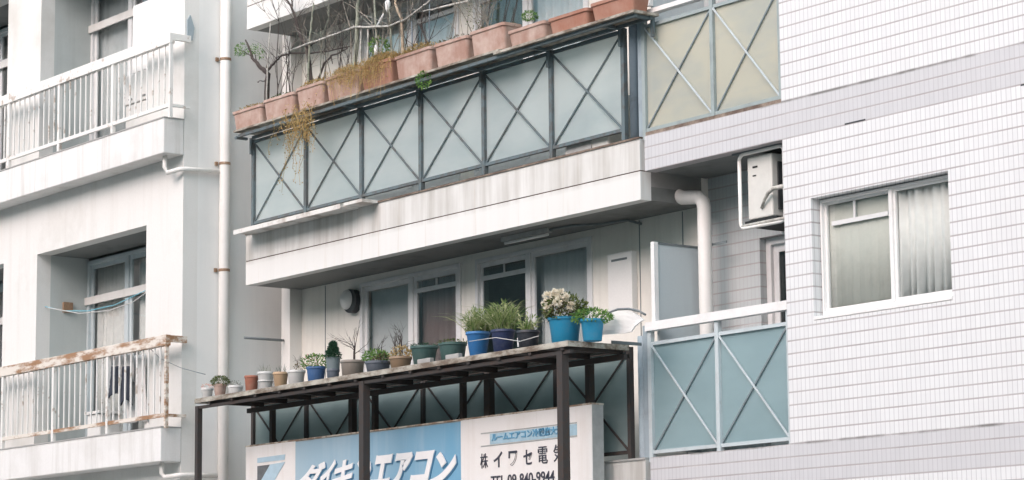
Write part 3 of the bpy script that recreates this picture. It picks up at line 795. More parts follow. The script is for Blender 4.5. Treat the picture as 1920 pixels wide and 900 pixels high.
# second unit standing on the upper balcony behind the frosted panels
ac2 = empty('air_conditioner', (-18, 14.8, 5.8), 'white air conditioner unit blurred behind the frosted panel right of the upper balcony', 'air conditioner')
ob('casing', box(-18.35, -17.72, 14.48, 14.76, 5.86, 6.44), 'ac_white', ac2, bevel=.02)
ob('fan_guard', box(-18.3, -17.95, 14.47, 14.479, 5.95, 6.35), 'vent_grey', ac2)

# ================================================================ SIGNBOARD
SY, SD = 14.15, .13
sx0, sx1, sz1 = W(461, 838, SY).x, W(1109, 757, SY).x, W(780, 799, SY).z
sz0 = sz1-1.15
SG = empty('shop_signboard', ((sx0+sx1)/2, SY, sz0), 'long blue and white shop signboard with slanted white katakana under the plant shelf', 'signboard')
xa, xb = W(554, 860, SY).x, W(864, 820, SY).x
ob('cabinet', box(sx0, sx1, SY+.006, SY+SD, sz0, sz1), 'vent_grey', SG)
ob('top_edge', box(sx0-.005, sx1+.005, SY-.004, SY+SD+.003, sz1, sz1+.015), 'sign_edge', SG)
ob('white_face', box(sx0, xa, SY, SY+.006, sz0, sz1), 'sign_white', SG)
ob('blue_face', box(xa, xb, SY-.001, SY+.006, sz0, sz1-.01), 'sign_blue', SG)
ob('white_face', box(xb, sx1, SY, SY+.006, sz0, sz1), 'sign_white', SG)
def text(s, x0, zb, h, mat, name, wide=1.0, shear=0, bold=0, y=SY, parent=SG, spacing=1.0, target_w=None):
    cu = bpy.data.curves.new(name, 'FONT'); cu.body = s; cu.size = 1; cu.shear = shear; cu.offset = bold; cu.extrude = .004
    cu.space_character = spacing
    o = bpy.data.objects.new(name, cu); COL.objects.link(o)
    bpy.context.view_layer.update()
    me = bpy.data.meshes.new_from_object(o.evaluated_get(bpy.context.evaluated_depsgraph_get()))
    bpy.data.objects.remove(o)
    vs = [v.co for v in me.vertices]
    if not vs: return None
    ax, bx_, az, bz = min(v.x for v in vs), max(v.x for v in vs), min(v.y for v in vs), max(v.y for v in vs)
    sx = (target_w/(bx_-ax)) if target_w else h/(bz-az)*wide
    sz = h/(bz-az)
    for v in me.vertices:
        v.co = Vector((x0+(v.co.x-ax)*sx, y-.002-v.co.z*1.0, zb+(v.co.y-az)*sz))
    me.materials.clear(); me.materials.append(MATS[mat]); me.name = name
    o = bpy.data.objects.new(name, me); COL.objects.link(o); o.parent = parent; o.matrix_parent_inverse = parent_inv(parent)
    return o
# big slanted katakana with a blue drop edge, letter by letter
LET = [('ダ', 560, 612, 868), ('イ', 603, 632, 863), ('キ', 624, 664, 862), ('ン', 664, 694, 860), ('エ', 695, 734, 853), ('ア', 736, 772, 849), ('コ', 769, 812, 846), ('ン', 808, 852, 847)]
for ch, p0, p1, yt in LET:
    zt = W((p0+p1)/2, yt, SY).z
    x0 = W(p0, yt, SY).x; x1 = W(p1, yt, SY).x
    h = .315
    o = text(ch, x0, zt-h, h, 'letter_white', 'letter', shear=.42, bold=.055 if p0 > 660 else .03, target_w=(x1-x0)*(1.12 if p0 > 660 else 1.0), y=SY-.010)
    o2 = text(ch, x0+.013, zt-h-.013, h, 'letter_shadow', 'letter_shade', shear=.42, bold=.055 if p0 > 660 else .03, target_w=(x1-x0)*(1.12 if p0 > 660 else 1.0), y=SY-.002)
# company line and phone line on the right-hand white face
for ch, p0, p1, yt, yb in [('株', 901, 915, 851, 879), ('イ', 926, 942, 848, 877), ('ワ', 954, 970, 846, 874), ('セ', 982, 998, 844, 872), ('電', 1009, 1027, 838, 870), ('気', 1038, 1056, 834, 866)]:
    P, Q = W(p0, yt, SY), W(p1, yt, SY); R_ = W(p0, yb, SY)
    text(ch, P.x, R_.z, P.z-R_.z, 'letter_ink', 'letter', bold=.0 if ch in '株電気' else .012, target_w=Q.x-P.x)
P, Q, R_ = W(921, 893, SY), W(1040, 884, SY), W(921, 914, SY)
text('TEL 09-840-9944', P.x, R_.z, P.z-R_.z, 'letter_ink', 'phone_line', bold=.008, target_w=Q.x-P.x)
a, b, c_ = W(902, 813, SY), W(1075, 788, SY), W(902, 837, SY)
bm = bmesh.new(); bx(bm, a.x, b.x+.05, SY-.004, SY, a.z-.006, a.z+.004); bx(bm, a.x, b.x+.05, SY-.004, SY, c_.z-.006, c_.z+.004); ob('rule_line', bm, 'vent_grey', SG)
a2 = W(919, 812, SY)
ob('blue_strip', box(a2.x, b.x+.05, SY-.003, SY, c_.z+.008, a.z-.012), 'strip_blue', SG)
text('ルームエアコン冷暖房大清水', a2.x+.03, c_.z+.032, .072, 'letter_blue', 'strip_lettering', bold=.02, target_w=(b.x-a2.x)*.93, y=SY-.004)
# emblem on the left white face: pale bar, pale slanted stroke, dark wedge
def poly(name, pts, mat, dy):
    bm = bmesh.new(); P = [W(x, y_, SY) for x, y_ in pts]
    lo = [bm.verts.new((p.x, SY-dy, p.z)) for p in P]; hi = [bm.verts.new((p.x, SY-dy+.003, p.z)) for p in P]
    bm.faces.new(lo); bm.faces.new(hi[::-1])
    for i in range(len(P)): bm.faces.new((lo[i], lo[(i+1) % len(P)], hi[(i+1) % len(P)], hi[i]))
    ob(name, bm, mat, SG)
poly('emblem_bar', [(483, 859), (535, 852), (534, 862), (483, 868)], 'logo_pale', .004)
poly('emblem_stroke', [(507, 871), (535, 866), (505, 918), (478, 922)], 'logo_pale', .005)
poly('emblem_wedge', [(483, 874), (507, 871), (483, 914)], 'logo_grey', .004)
for x in (-23.1, -20.2, -18.2):
    ob('sign_post', box(x-.03, x+.03, SY+SD, SY+SD+.05, .13, sz1-.05), 'post_brown', SG)

# ================================================================ PLANT TABLE
TX0, TX1, TY0, TY1, TZ = -23.44, -17.225, 13.60, 14.27, 4.10
T = empty('plant_shelf', (TX0, TY0, .13), 'long rusty steel plant shelf on tall brown posts, crowded with flower pots', 'shelf')
bm = bmesh.new()
bx(bm, TX0, TX1, TY0, TY0+.008, TZ-.045, TZ+.003); bx(bm, TX1-.008, TX1, TY0+.008, TY1, TZ-.045, TZ+.003); bx(bm, TX0, TX0+.008, TY0+.008, TY1, TZ-.045, TZ+.003); bx(bm, TX0+.008, TX1-.008, TY1-.008, TY1, TZ-.045, TZ+.003)
ob('edge_angle', bm, 'table_edge', T, bevel=.002)
for i in range(4):
    y0 = TY0+.012+i*.164
    ob('plank', box(TX0+.012, TX1-.012, y0, y0+(.150 if i % 2 else .140), TZ-.022+random.uniform(-.003, 0), TZ-.002), 'plank', T)
for i in range(14):
    x = TX0+.25+i*.45
    if x < TX1-.1: ob('cross_member', box(x, x+.04, TY0+.010, TY1-.010, TZ-.07, TZ-.024), 'post_brown', T)
ob('back_beam', box(TX0+.01, TX1-.01, TY1-.05, TY1-.012, TZ-.12, TZ-.072), 'post_brown', T)
ob('front_beam', box(TX0+.01, TX1-.01, TY0+.030, TY0+.07, TZ-.10, TZ-.072), 'post_brown', T)
for px, wdt in ((368, .055), (677, .075), (1050, .075)):
    x = W(px, 800, TY0+.02).x
    ob('leg', box(x-wdt/2, x+wdt/2, TY0+.02, TY0+.02+wdt, .13, TZ-.072), 'post_brown', T)
for px, wdt in ((509, .05), (658, .065), (701, .05), (866, .05), (914, .09), (1103, .06)):
    x = W(px, 750, 14.30).x
    ob('leg', box(x-wdt/2, x+wdt/2, 14.29, 14.29+min(wdt, .06), .13, TZ-.072), 'post_brown', T)
ob('back_beam', box(W(509, 750, 14.3).x, TX1, 14.272, 14.30, TZ-.11, TZ-.072), 'post_brown', T)

# ================================================================ POTS ON THE TABLE
PG = 'flower pots lined up on the rusty plant shelf'
def potinfo(p0, p1, yb, yc=13.745):
    c = W((p0+p1)/2, yb, yc); k = mpp(Vector((c.x, yc, TZ)))
    return c.x, (p1-p0)/2*k, k
def pot(p0, p1, yt, yb, mat, label, yc=13.745, taper=.74, rim=True, soil=True, name='flower_pot', sx=1, z=None, oval=1):
    x, r, k = potinfo(p0, p1, yb, yc); h = (yb-yt)*k*1.0
    z = TZ if z is None else z
    g = empty(name, (x, yc, z), label, 'flower pot', PG)
    rb = r*taper
    prof = [(rb*.96, 0), (rb, .004)]
    if rim:
        prof += [(rb+(r*.95-rb)*.85, h-.030), (r*.94, h-.026), (r, h-.023), (r, h-.003), (r*.97, h), (r*.88, h), (r*.86, h-.025)]
    else:
        prof += [(r*.97, h*.97), (r, h), (r*.92, h), (r*.90, h-.025)]
    bm = bmesh.new(); lathe(bm, prof, (x, yc, z), 32, 1, oval); o = ob('pot', bm, mat, g, smooth=False, bevel=0)
    for f in o.data.polygons: f.use_smooth = True
    o.modifiers.new('es', 'EDGE_SPLIT').split_angle = math.radians(50)
    if soil:
        bm = bmesh.new(); lathe(bm, [(r*.85, h-.024), (r*.6, h-.014), (.002, h-.010)], (x, yc, z), 20, 1, oval); ob('soil', bm, 'soil', g)
    return g, x, yc, z+h, r
R = random
def green(g, x, y, z, r, h, n, L, mat, name='foliage', sy=1):
    bm = bmesh.new(); clump(bm, (x, y, z+h*.45), (r, r*sy, h*.55), n, L); return ob(name, bm, mat, g)
# from the left end
g, x, y, z, r = pot(377, 400, 716, 738, 'pot_white', 'leftmost pot on the shelf, a small milky white one with a reddish plant')
green(g, x, y, z-.01, .06, .05, 80, .022, 'petal_pink')
g, x, y, z, r = pot(400, 425, 712, 736, 'terracotta', 'small terracotta pot with a round olive green cushion plant near the left shelf end', yc=13.70)
green(g, x, y, z-.015, .095, .095, 900, .018, 'leaf_olive')
g, x, y, z, r = pot(427, 456, 713, 731, 'pot_white', 'low white bowl between the cushion plant pot and the dark red clay pot', taper=.85)
green(g, x, y, z, .06, .05, 60, .016, 'leaf_brown')
g, x, y, z, r = pot(458, 485, 692, 724, 'terracotta_dark', 'dark red clay pot, empty looking, third clay-toned from the left', taper=.8)
g, x, y, z, r = pot(482, 514, 688, 723, 'pot_white', 'tall white ribbed pot standing left of the tan pot', taper=.72)
bm = bmesh.new(); lathe(bm, [(r*.93, 0), (r*.95, .006), (r*.93, .012)], (x, y, z-.10), 30); ob('ridge', bm, 'pot_white', g)
bm = bmesh.new(); blades(bm, (x, y, z), (r*.7, r*.7), 18, .10, .004); ob('foliage', bm, 'leaf_olive', g)
g, x, y, z, r = pot(511, 541, 687, 717, 'pot_tan', 'tan clay pot with a dark rim between two white pots', taper=.72)
bm = bmesh.new(); blades(bm, (x, y, z), (r*.7, r*.7), 24, .11, .004); ob('foliage', bm, 'leaf_dark', g)
g, x, y, z, r = pot(538, 573, 684, 713, 'pot_white', 'white pot with a crack line, immediately left of the cobalt blue pot', taper=.75)
bm = bmesh.new(); twig(bm, (x, y, z-.02), Vector((.1, 0, 1)), .13, .004, 2); ob('twigs', bm, 'bark', g)
green(g, x+.05, y, z-.01, .06, .07, 90, .02, 'leaf_brown')
g, x, y, z, r = pot(574, 611, 680, 710, 'pot_cobalt', 'cobalt blue pot with pink blossoms and bright leaves', taper=.8)
green(g, x-.02, y, z-.01, .13, .13, 420, .03, 'leaf_green'); green(g, x-.08, y, z+.0, .07, .12, 70, .028, 'petal_pink', 'blossom')
g, x, y, z, r = pot(612, 637, 682, 703, 'pot_slate', 'slate grey pot holding a small dark conifer, right of the cobalt pot', taper=.85)
bm = bmesh.new(); lathe(bm, [(.062, 0), (.068, .12), (.072, .13), (.06, .13)], (x, y, z-.02), 24); ob('inner_pot', bm, 'pot_grey', g)
bm = bmesh.new()
for i in range(9): 
    f = i/8; clump(bm, (x, y, z+.12+f*.12), (.075*(1-f*.75)+.006, .075*(1-f*.75)+.006, .03), 170, .022)
ob('foliage', bm, 'leaf_dark', g)
g, x, y, z, r = pot(638, 684, 668, 699, 'pot_brown', 'wide grey-brown pot with a tiny bare tree', taper=.84)
bm = bmesh.new(); tube(bm, [(x+.03, y, z-.03), (x+.03, y, z+.08), (x+.045, y, z+.15)], [.012, .010, .007], 6)
for i in range(6): twig(bm, (x+.03+.002*i, y, z+.06+.018*i), Vector((R.uniform(-1, 1), R.uniform(-.6, .6), .7)), .17, .004, 2, n=4)
twig(bm, (x+.045, y, z+.14), Vector((.1, 0, 1)), .17, .005, 2, n=4); ob('bare_tree', bm, 'bark', g)
g, x, y, z, r = pot(684, 733, 672, 694, 'pot_slate', 'low dark slate bowl with green leaves, left of the ochre bowl', taper=.8)
green(g, x-.03, y, z-.01, .12, .12, 420, .032, 'leaf_green'); green(g, x+.08, y, z-.01, .08, .06, 150, .03, 'leaf_brown')
bm = bmesh.new()
for i in range(4): twig(bm, (x+.02*i-.02, y, z), Vector((R.uniform(-.3, .3), 0, 1)), .17, .004, 1, n=4)
ob('twigs', bm, 'bark', g)
g, x, y, z, r = pot(729, 773, 664, 688, 'pot_ochre', 'ochre brown bowl bristling with dark twigs and dry leaves', taper=.78)
bm = bmesh.new()
for i in range(7): twig(bm, (x+R.uniform(-.08, .06), y, z-.01), Vector((R.uniform(-.4, .3), R.uniform(-.3, .3), 1)), .22, .006, 2, n=4)
ob('twigs', bm, 'bark', g); green(g, x+.02, y, z-.01, .10, .10, 260, .03, 'leaf_straw')
g, x, y, z, r = pot(769, 822, 638, 675, 'pot_green', 'first dark green round pot, right of the ochre bowl', taper=.72)
green(g, x, y, z-.01, .13, .03, 200, .022, 'leaf_dark')
g, x, y, z, r = pot(822, 876, 629, 664, 'pot_green', 'second dark green round pot, next to the tall blue pot', taper=.78)
green(g, x, y, z-.01, .14, .035, 200, .022, 'leaf_olive')
for (p, yb, lb) in ((797, 679, 'grey concrete block on the shelf before the first dark green pot'), (850, 669, 'grey concrete block on the shelf before the second dark green pot')):
    x = W(p, yb, 13.63).x
    o = ob('concrete_block', box(x-.10, x+.10, 13.612, 13.66, TZ+.003, TZ+.045), 'concrete', None, bevel=.006); tag(o, lb, 'block')
def grass(g, x, y, z, r, n, H, mat='leaf_grass'):
    bm = bmesh.new(); blades(bm, (x, y, z-.03), (r*.75, r*.75), n, H, .013, lean=.7, droop=.5); clump(bm, (x, y, z+H*.28), (r*.95, r*.95, H*.32), n, .045, .014); return ob('foliage', bm, mat, g)
g, x, y, z, r = pot(873, 920, 612, 660, 'pot_blue', 'tall mid-blue pot with leafy grass at the left of the blue group', taper=.66)
grass(g, x, y, z, r*1.1, 260, .34)
g, x, y, z, r = pot(920, 967, 609, 654, 'pot_navy', 'navy blue pot with tall leafy grass in the middle of the blue group', taper=.74)
grass(g, x, y, z, r*1.2, 280, .40)
g, x, y, z, r = pot(968, 1013, 608, 644, 'pot_black', 'near-black pot with a white sticker and thin grass', taper=.78)
grass(g, x, y, z, r*.8, 70, .25)
k = r*.82; ob('sticker', box(x-k*.62, x-k*.38, y-k*.93, y-k*.90, z-.14, z-.06), 'plastic_white', g)
g, x, y, z, r = pot(1027, 1092, 587, 637, 'pot_teal', 'bright blue pot topped with cream blossoms at the corner of the shelf', taper=.76)
green(g, x, y, z-.03, .16, .17, 480, .04, 'leaf_brown', 'dry_leaves'); green(g, x, y, z-.02, .18, .21, 560, .042, 'leaf_olive')
bm = bmesh.new()
for (fx, fy_, fz_, fr) in ((-.19, -.08, .17, .052), (-.08, -.13, .26, .04), (.09, -.10, .28, .045), (.12, -.15, .17, .038), (.20, -.05, .12, .04), (-.02, -.17, .12, .022), (-.14, -.10, .07, .022), (.0, -.10, .31, .02), (.16, -.08, .23, .02)):
    clump(bm, (x+fx*.76, y+fy_, z+fz_*.68), (fr*.62, fr*.62, fr*.55), 80, .032, .028)
ob('blossom', bm, 'petal_white', g)
g, x, y, z, r = pot(1088, 1134, 593, 634, 'pot_teal', 'teal pot with low fresh green leaves, right of the cream blossoms', yc=13.80, taper=.76)
green(g, x, y, z-.02, .17, .10, 420, .035, 'leaf_green')
# wire across the blue pots
tag(rod('tie_wire', [W(880, 640, 13.60), W(930, 633, 13.59), W(975, 640, 13.60), W(1010, 630, 13.6)], .0035, 'cord_white'), 'thin pale tie wire strung across the blue pots', 'wire')

# white plastic sheet draped at the right end, on a rail
sh = empty('plastic_sheet', (-17.2, 14.1, 4.2), 'crumpled white plastic sheet over a bowed wire at the right end of the shelf', 'sheet')
bm = bmesh.new()
P = [(1126, 602, 1127, 628), (1138, 590, 1140, 627), (1155, 584, 1156, 626), (1172, 583, 1172, 625), (1188, 586, 1185, 622), (1199, 592, 1193, 612), (1208, 600, 1203, 604)]
top = []; 
rows = []
for i, (ax_, ay_, bx_, by_) in enumerate(P):
    row = []
    for j in range(6):
        t = j/5; q_ = W(ax_+(bx_-ax_)*t, ay_+(by_-ay_)*t, 14.02)
        q_.y += .005*math.sin(i*1.3+j*.7); row.append(bm.verts.new(q_))
    rows.append(row)
for i in range(len(rows)-1):
    for j in range(5): bm.faces.new((rows[i][j], rows[i+1][j], rows[i+1][j+1], rows[i][j+1]))
o = ob('sheet', bm, 'plastic_white', sh); o.modifiers.new('t', 'SOLIDIFY').thickness = .012
rod('wire_bow', [W(x_, y_, 14.05) for x_, y_ in ((1128, 596), (1140, 587), (1158, 580), (1178, 579), (1198, 583), (1210, 590))], .010, 'alu_dark', sh)
ob('tray', box(W(1127, 640, 13.98).x, -17.26, 14.10, 14.43, TZ+.008, TZ+.035), 'alu_dark', sh)

# ================================================================ PLANTER SHELF ON THE UPPER RAILING
SZ = 7.0; SYF = 14.14
sh = empty('railing_shelf', (-20, SYF, SZ), 'narrow grey shelf bolted above the upper railing carrying the terracotta troughs', 'shelf')
ob('board', box(-23.60, -18.88, SYF, 14.42, SZ-.02, SZ), 'table_edge', sh)
ob('board', box(-18.95, -16.92, SYF-.01, 14.42, SZ-.045, SZ-.022), 'table_edge', sh)
ob('channel', box(-23.55, -16.95, SYF+.03, SYF+.06, SZ-.075, SZ-.046), 'rail_slate', sh)
ob('channel', box(-23.55, -16.95, 14.34, 14.37, SZ-.075, SZ-.046), 'rail_slate', sh)
for x in PX+[-16.98]:
    bm = bmesh.new(); bx(bm, x-.018, x+.018, SYF+.06, 14.34, SZ-.074, SZ-.048); bx(bm, x-.015, x+.015, 14.38, 14.408, 6.78, SZ-.046); ob('bracket', bm, 'rail_slate', sh)
for i, (p0, p1, py) in enumerate(((1075, 1140, 72), (585, 640, 195), (935, 960, 97))):
    a, b = W(p0, py, 14.38), W(p1, py-14, 14.38)
    if i < 2:
        o = ob('white_bag' if i == 0 else 'white_cloth', box(a.x, b.x, 14.46, 14.52, 6.93, 6.965), 'plastic_white', None, bevel=.012)
        tag(o, 'folded white plastic bag tucked under the right end of the railing shelf' if i == 0 else 'crumpled white rag tucked under the left part of the railing shelf', 'bag' if i == 0 else 'rag')
XS = [-23.66, -23.04, -22.41, -21.85, -21.22, -20.62, -19.95, -19.37, -18.78, -18.17, -17.56, -16.93]
HT = [.205, .225, .24, .25, .25, .24, .235, .245, .16, .155, .17]
MT = ['terracotta', 'terracotta', 'terracotta', 'terracotta', 'terracotta_orange', 'terracotta', 'terracotta', 'terracotta', 'terracotta', 'terracotta_orange', 'terracotta_orange']
LAB = ['leftmost terracotta trough, overhanging the end of the railing shelf, with dry moss',
       'second terracotta trough from the left, with a gnarled dark shrub',
       'third terracotta trough from the left, with a tall bare sapling',
       'fourth terracotta trough from the left, with dry straw on top',
       'fifth terracotta trough from the left, buried in golden straw spilling over its front',
       'sixth terracotta trough from the left, wide, with dry grass and green shoots',
       'seventh terracotta trough from the left, with a low dry tuft and a shaded right side',
       'tallest terracotta trough, eighth from the left, with a thin bare shrub',
       'short terracotta trough, ninth from the left, with one small green tuft',
       'short orange trough, second from the right end of the railing shelf',
       'rightmost orange trough at the column end of the railing shelf']
PLN = []
def trough(x0, x1, y0, y1, z, h, mat, label):
    g = empty('trough_planter', ((x0+x1)/2, (y0+y1)/2, z), label, 'planter', 'terracotta troughs along the upper railing')
    bm = bmesh.new(); t = .022
    def ring(x0, x1, y0, y1, z, r=.035, n=4):
        o = []
        for cx, cy, a0 in ((x1-r, y1-r, 0), (x0+r, y1-r, 90), (x0+r, y0+r, 180), (x1-r, y0+r, 270)):
            for k in range(n+1): a_ = math.radians(a0+90*k/n); o.append(bm.verts.new((cx+math.cos(a_)*r, cy+math.sin(a_)*r, z)))
        return o
    def loft(*rs):
        for a_, b_ in zip(rs, rs[1:]):
            n = len(a_)
            for k in range(n): bm.faces.new((a_[k], a_[(k+1) % n], b_[(k+1) % n], b_[k]))
    R0 = ring(x0+t*1.7, x1-t*1.7, y0+t*1.2, y1-t*1.2, z)
    R1 = ring(x0+.014, x1-.014, y0+.012, y1-.012, z+h-.035)
    R2 = ring(x0+.003, x1-.003, y0, y1, z+h-.030)
    R3 = ring(x0+.003, x1-.003, y0, y1, z+h)
    R4 = ring(x0+.022, x1-.022, y0+.02, y1-.02, z+h)
    R5 = ring(x0+.026, x1-.026, y0+.024, y1-.024, z+h-.04)
    loft(R0, R1, R2, R3, R4, R5); bm.faces.new(R0[::-1])
    ob('trough', bm, mat, g, bevel=.003)
    ob('soil', box(x0+.03, x1-.03, y0+.028, y1-.028, z+h-.05, z+h-.022), 'soil', g)
    return g
for i in range(11):
    h = HT[i]
    g = trough(XS[i]+.012, XS[i+1]-.022, SYF+.005, 14.375, SZ if i < 8 else SZ-.021, h, MT[i], LAB[i])
    g.rotation_euler = (0, 0, random.uniform(-.02, .02))
    PLN.append((g, (XS[i]+XS[i+1])/2, SZ+h))
def dry(i, n, H, mat='leaf_straw', cl=200, r=.27, wd=.005):
    g, x, z = PLN[i]; bm = bmesh.new()
    blades(bm, (x, 14.26, z-.03), (r, .085), n, H, wd, lean=1.2, droop=.6); clump(bm, (x, 14.25, z+H*.12), (r, .10, H*.3), cl, .026, .012)
    ob('dry_grass', bm, mat, g)
dry(0, 160, .07, cl=360); dry(1, 120, .06, 'leaf_olive', 200); dry(2, 300, .12, cl=480); dry(3, 420, .17, cl=560); dry(4, 620, .22, cl=1100); dry(5, 480, .19, cl=520); dry(6, 160, .09, 'leaf_brown', 160); dry(7, 60, .07, 'leaf_brown', 60)
for i, n_ in ((1, 5), (2, 8), (3, 9), (4, 9), (5, 8), (6, 6), (7, 5)):
    g, x, z = PLN[i]; bm = bmesh.new()
    for _ in range(n_): twig(bm, (x+R.uniform(-.26, .26), 14.26+R.uniform(-.06, .06), z-.03), Vector((R.uniform(-.5, .5), R.uniform(-.2, .2), 1)), R.uniform(.35, .85), .0055, 2, n=4)
    ob('bare_twigs', bm, 'bark' if i % 2 else 'bark_light', g)
# golden straw hanging over the fronts and trailing down over the panels
g = PLN[4][0]; bm = bmesh.new()
for i in range(260):
    px = R.triangular(590, 745, 690); q_ = W(px, 120-(px-690)*.28+R.uniform(-12, 12), 14.13); L = R.uniform(.05, .30 if R.random() < .4 else .16)
    pts = [q_+Vector((R.uniform(-.05, .05)*t, -.02*t, -L*t*t)) for t in (0, .35, .7, 1)]
    tube(bm, pts, .0015, 3, False)
    for _ in range(3): leaf(bm, pts[R.randint(1, 3)]+rv()*.02, (rv()+Vector((0, -.2, -.5))).normalized(), rv(), .026, .008)
ob('hanging_straw', bm, 'leaf_straw', g)
g = PLN[2][0]; bm = bmesh.new()
for i in range(42):
    px = R.triangular(515, 600, 565); y0_ = 205-(px-560)*.33+R.uniform(-10, 20); q_ = W(px, y0_, 14.11)
    L = R.uniform(.12, .95 if R.random() < .4 else .4); dx = R.uniform(-.34, .2)
    pts = [q_+Vector((dx*t*L*1.2+.02*math.sin(t*9+i), -.02+.015*math.sin(t*7+i), -L*t)) for t in [k_/7 for k_ in range(8)]]
    tube(bm, pts, .0022, 3, False)
    for p_ in pts:
        for _ in range(3): leaf(bm, p_+rv()*.03, rv().normalized(), rv(), .024, .012)
ob('trailing_vine', bm, 'leaf_straw', g)
g = PLN[5][0]
green(g, W(712, 75, 14.3).x-.02, 14.3, W(725, 85, 14.3).z-.06, .10, .16, 260, .035, 'leaf_green', 'green_shoots')
bm = bmesh.new(); clump(bm, W(795, 150, 14.16), (.10, .05, .08), 200, .032); ob('green_shoots', bm, 'leaf_green', PLN[6][0])
g = PLN[8][0]; q_ = W(993, 30, 14.26); green(g, q_.x, 14.26, q_.z-.03, .07, .07, 300, .022, 'leaf_green')
# shrub in trough 2
BYP = 14.27
def branch(bm, pix, radii, y=BYP, jit=.02, n=6):
    P = [W(a_, b_, y) for a_, b_ in pix]; out = []
    for i in range(len(P)-1):
        for k_ in range(4):
            q_ = P[i].lerp(P[i+1], k_/4); 
            if i or k_: q_ = q_+rv()*jit*.35
            out.append(q_)
    out.append(P[-1]); m_ = len(out)
    rad = []
    for i in range(m_):
        t = i/(m_-1)*(len(radii)-1); a_ = int(min(t, len(radii)-2)); rad.append(radii[a_]+(radii[a_+1]-radii[a_])*(t-a_))
    tube(bm, out, rad, n); return out
g = PLN[1][0]; bm = bmesh.new()
branch(bm, [(501, 195), (503, 139), (491, 128), (475, 109), (462, 75)], [.030, .026, .024, .016, .008])
o_ = branch(bm, [(503, 132), (515, 117), (529, 104), (545, 100), (579, 100), (617, 96), (657, 85)], [.014, .010, .010, .008, .006])
branch(bm, [(501, 152), (490, 152), (484, 154)], [.006, .004]); branch(bm, [(483, 118), (478, 100), (470, 92)], [.006, .003]); branch(bm, [(500, 128), (505, 108), (497, 95)], [.007, .003])
branch(bm, [(475, 109), (462, 98), (455, 95)], [.006, .003])
for i in range(10): twig(bm, R.choice(o_), Vector((R.uniform(-1, 1), R.uniform(-.4, .4), .8)), .15, .003, 1, n=4)
ob('shrub', bm, 'bark', g)
bm = bmesh.new()
for a_, b_, rr_, n_ in ((456, 93, .075, 110), (450, 98, .04, 40), (485, 93, .06, 50), (492, 103, .04, 22), (478, 88, .03, 14)): clump(bm, W(a_, b_, BYP), (rr_, rr_, rr_*.8), n_, .028)
ob('leaves', bm, 'leaf_green', g)
g = PLN[2][0]; bm = bmesh.new()
branch(bm, [(585, 180), (580, 120), (575, 91), (563, 69), (555, 40), (545, 11), (530, -8), (518, -60)], [.020, .020, .017, .015, .010, .004])
branch(bm, [(547, 12), (546, -5), (543, -60)], [.009, .004]); branch(bm, [(575, 91), (590, 80), (600, 75)], [.008, .005])
for i, (a_, b_) in enumerate(((545, 11), (555, 40), (563, 69), (575, 91))):
    for _ in range(2): twig(bm, W(a_, b_, BYP), Vector((R.uniform(-1, 1), R.uniform(-.3, .3), 1)), .3, .004, 2, n=4)
ob('sapling', bm, 'bark', g)
g = PLN[3][0]; bm = bmesh.new()
branch(bm, [(590, 165), (610, 118), (622, 105), (640, 97), (652, 90)], [.012, .010, .006]); branch(bm, [(622, 105), (624, 120)], [.007, .004]); branch(bm, [(617, 96), (612, 80)], [.006, .003])
for _ in range(8): twig(bm, W(R.uniform(600, 660), 95+R.uniform(-6, 10), BYP), Vector((R.uniform(-1, 1), R.uniform(-.3, .3), .7)), .16, .004, 1, n=4)
ob('branches', bm, 'bark', g)
g = PLN[7][0]; bm = bmesh.new()
bs = W(905, 52, BYP)
for i in range(16): twig(bm, bs+Vector((R.uniform(-.12, .12), 0, -.02)), Vector((R.uniform(-.8, .8), R.uniform(-.3, .3), 1)), R.uniform(.25, .45), .004, 2, n=4)
ob('bare_shrub', bm, 'bark_light', g); bm = bmesh.new(); clump(bm, W(905, 15, BYP), (.28, .1, .22), 90, .026); ob('leaves', bm, 'leaf_olive', g)

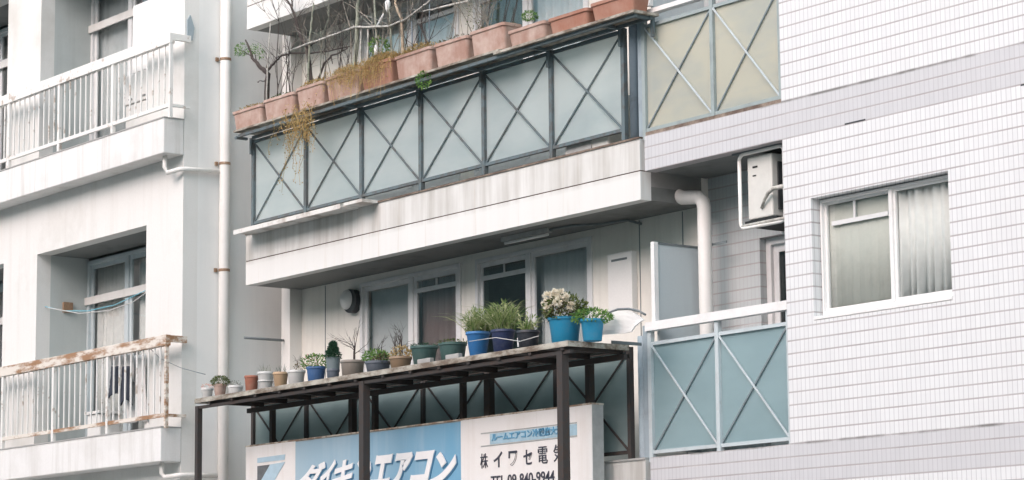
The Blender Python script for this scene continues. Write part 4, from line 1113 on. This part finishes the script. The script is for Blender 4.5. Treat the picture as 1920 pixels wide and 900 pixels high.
# sticks and canes rising out of the troughs
SG_ = 'canes and sticks standing in the troughs'
ST = [
 ([(507, 44), (502, 112), (500, 195)], .010, 'bamboo_white', 'short pale stick left of the tall sapling, above the gnarled shrub', 'garden_stick'),
 ([(503, -20), (517, 22), (523, 40), (519, 110), (521, 190)], .005, 'bark', 'thin dark wavy stem rising just right of the short pale stick', 'bare_stem'),
 ([(484, 8), (497, 22), (507, 36)], .003, 'bark_light', 'hair-thin pale twig tip hanging at the upper left above the shrub', 'bare_stem'),
 ([(533, 64), (537, 110), (544, 182)], .005, 'bark', 'thin dark straight stem just left of the sapling trunk', 'bare_stem'),
 ([(588, 5), (584, 45), (580, 84), (577, 172)], .013, 'bamboo', 'grey-green cane against the dark ceiling right of the sapling', 'bamboo_cane'),
 ([(617, 4), (616, 36), (603, 70), (600, 165)], .007, 'bamboo', 'crooked greenish stem right of the grey-green cane', 'bare_stem'),
 ([(640, -8), (649, 27), (657, 52), (661, 155)], .007, 'bark_light', 'slanting pale brown stem left of the thickest pole', 'bare_stem'),
 ([(673, -40), (672, 0), (670, 51), (663, 152)], .024, 'bamboo', 'thickest upright grey pole crossing the curved pale branch', 'bamboo_cane'),
 ([(699, -30), (704, 30), (711, 140)], .014, 'bamboo', 'slim upright grey cane right of the thickest pole', 'bamboo_cane'),
 ([(729, 10), (732, 50), (737, 130)], .010, 'bamboo', 'slim cane under the white bottle cap', 'bamboo_cane'),
 ([(741, -30), (741, 8), (745, 20), (753, 35), (757, 125)], .018, 'bamboo_tan', 'tan bent stick right of the white bottle cap', 'garden_stick'),
 ([(677, 50), (676, 148)], .012, 'bamboo_white', 'left of two short white pegs below the curved pale branch', 'garden_stick'),
 ([(690, 50), (689, 145)], .014, 'bamboo_white', 'right of two short white pegs below the curved pale branch', 'garden_stick'),
 ([(646, 4), (667, 16), (688, 33), (702, 49)], .006, 'bark_light', 'diagonal pale branch running down to the slim upright cane', 'branch'),
 ([(520, 105), (545, 94), (583, 80), (610, 71), (640, 60), (666, 51), (700, 51), (730, 49), (763, 35), (785, 18), (805, 2), (830, -25)], .013, 'bamboo_white', 'long curved pale branch tied across all the canes', 'branch'),
 ([(719, 26), (707, 49)], .014, 'plastic_white', 'short white plastic strip slanting off the slim cane', 'plastic_strip'),
 ([(792, 22), (830, 13), (880, 1)], .013, 'bamboo_white', 'straight white rod running to the upper right behind the bare shrub', 'garden_rod'),
 ([(772, 40), (774, 118)], .010, 'pipe_slate', 'left of two slate rods behind the wide sixth trough', 'garden_rod'),
 ([(806, -10), (804, 108)], .007, 'pipe_slate', 'right of two slate rods behind the wide sixth trough', 'garden_rod'),
]
for pix, r_, mat, lb, nm in ST:
    bm = bmesh.new(); branch(bm, pix, [r_*.55, r_*.8, r_*.95] if 'long' not in lb else [r_*.5, r_, r_*.9, r_*.8, r_*.6], y=14.25 if 'long' not in lb else 14.235, jit=r_*1.1)
    if 'stem' in nm or nm == 'branch':
        for (a_, b_) in pix[1:-1]:
            for _ in range(2): twig(bm, W(a_, b_, 14.25), Vector((R.uniform(-1, 1), R.uniform(-.4, .2), R.uniform(.3, 1))), R.uniform(.12, .28), .0032, 1, n=4)
    tag(ob(nm, bm, mat, None, smooth=True), lb, 'stick' if 'stick' in nm or 'cane' in nm or 'rod' in nm or 'strip' in nm else 'branch', SG_)
bm = bmesh.new(); q_ = W(727, 10, 14.25)
lathe(bm, [(.012, -.07), (.022, -.04), (.028, 0), (.028, .03), (.018, .05), (.003, .055)], q_, 16); tag(ob('bottle_end', bm, 'plastic_white', None, smooth=True), 'white bottle end stuck on top of a slim cane', 'bottle cap')
bm = bmesh.new(); q_ = W(705, 103, 14.22)
lathe(bm, [(.018, 0), (.021, .04), (.019, .08), (.010, .10), (.003, .105)], q_, 14); tag(ob('plastic_bottle', bm, 'plastic_white', None, smooth=True), 'small white bottle upside down in the golden straw', 'bottle')
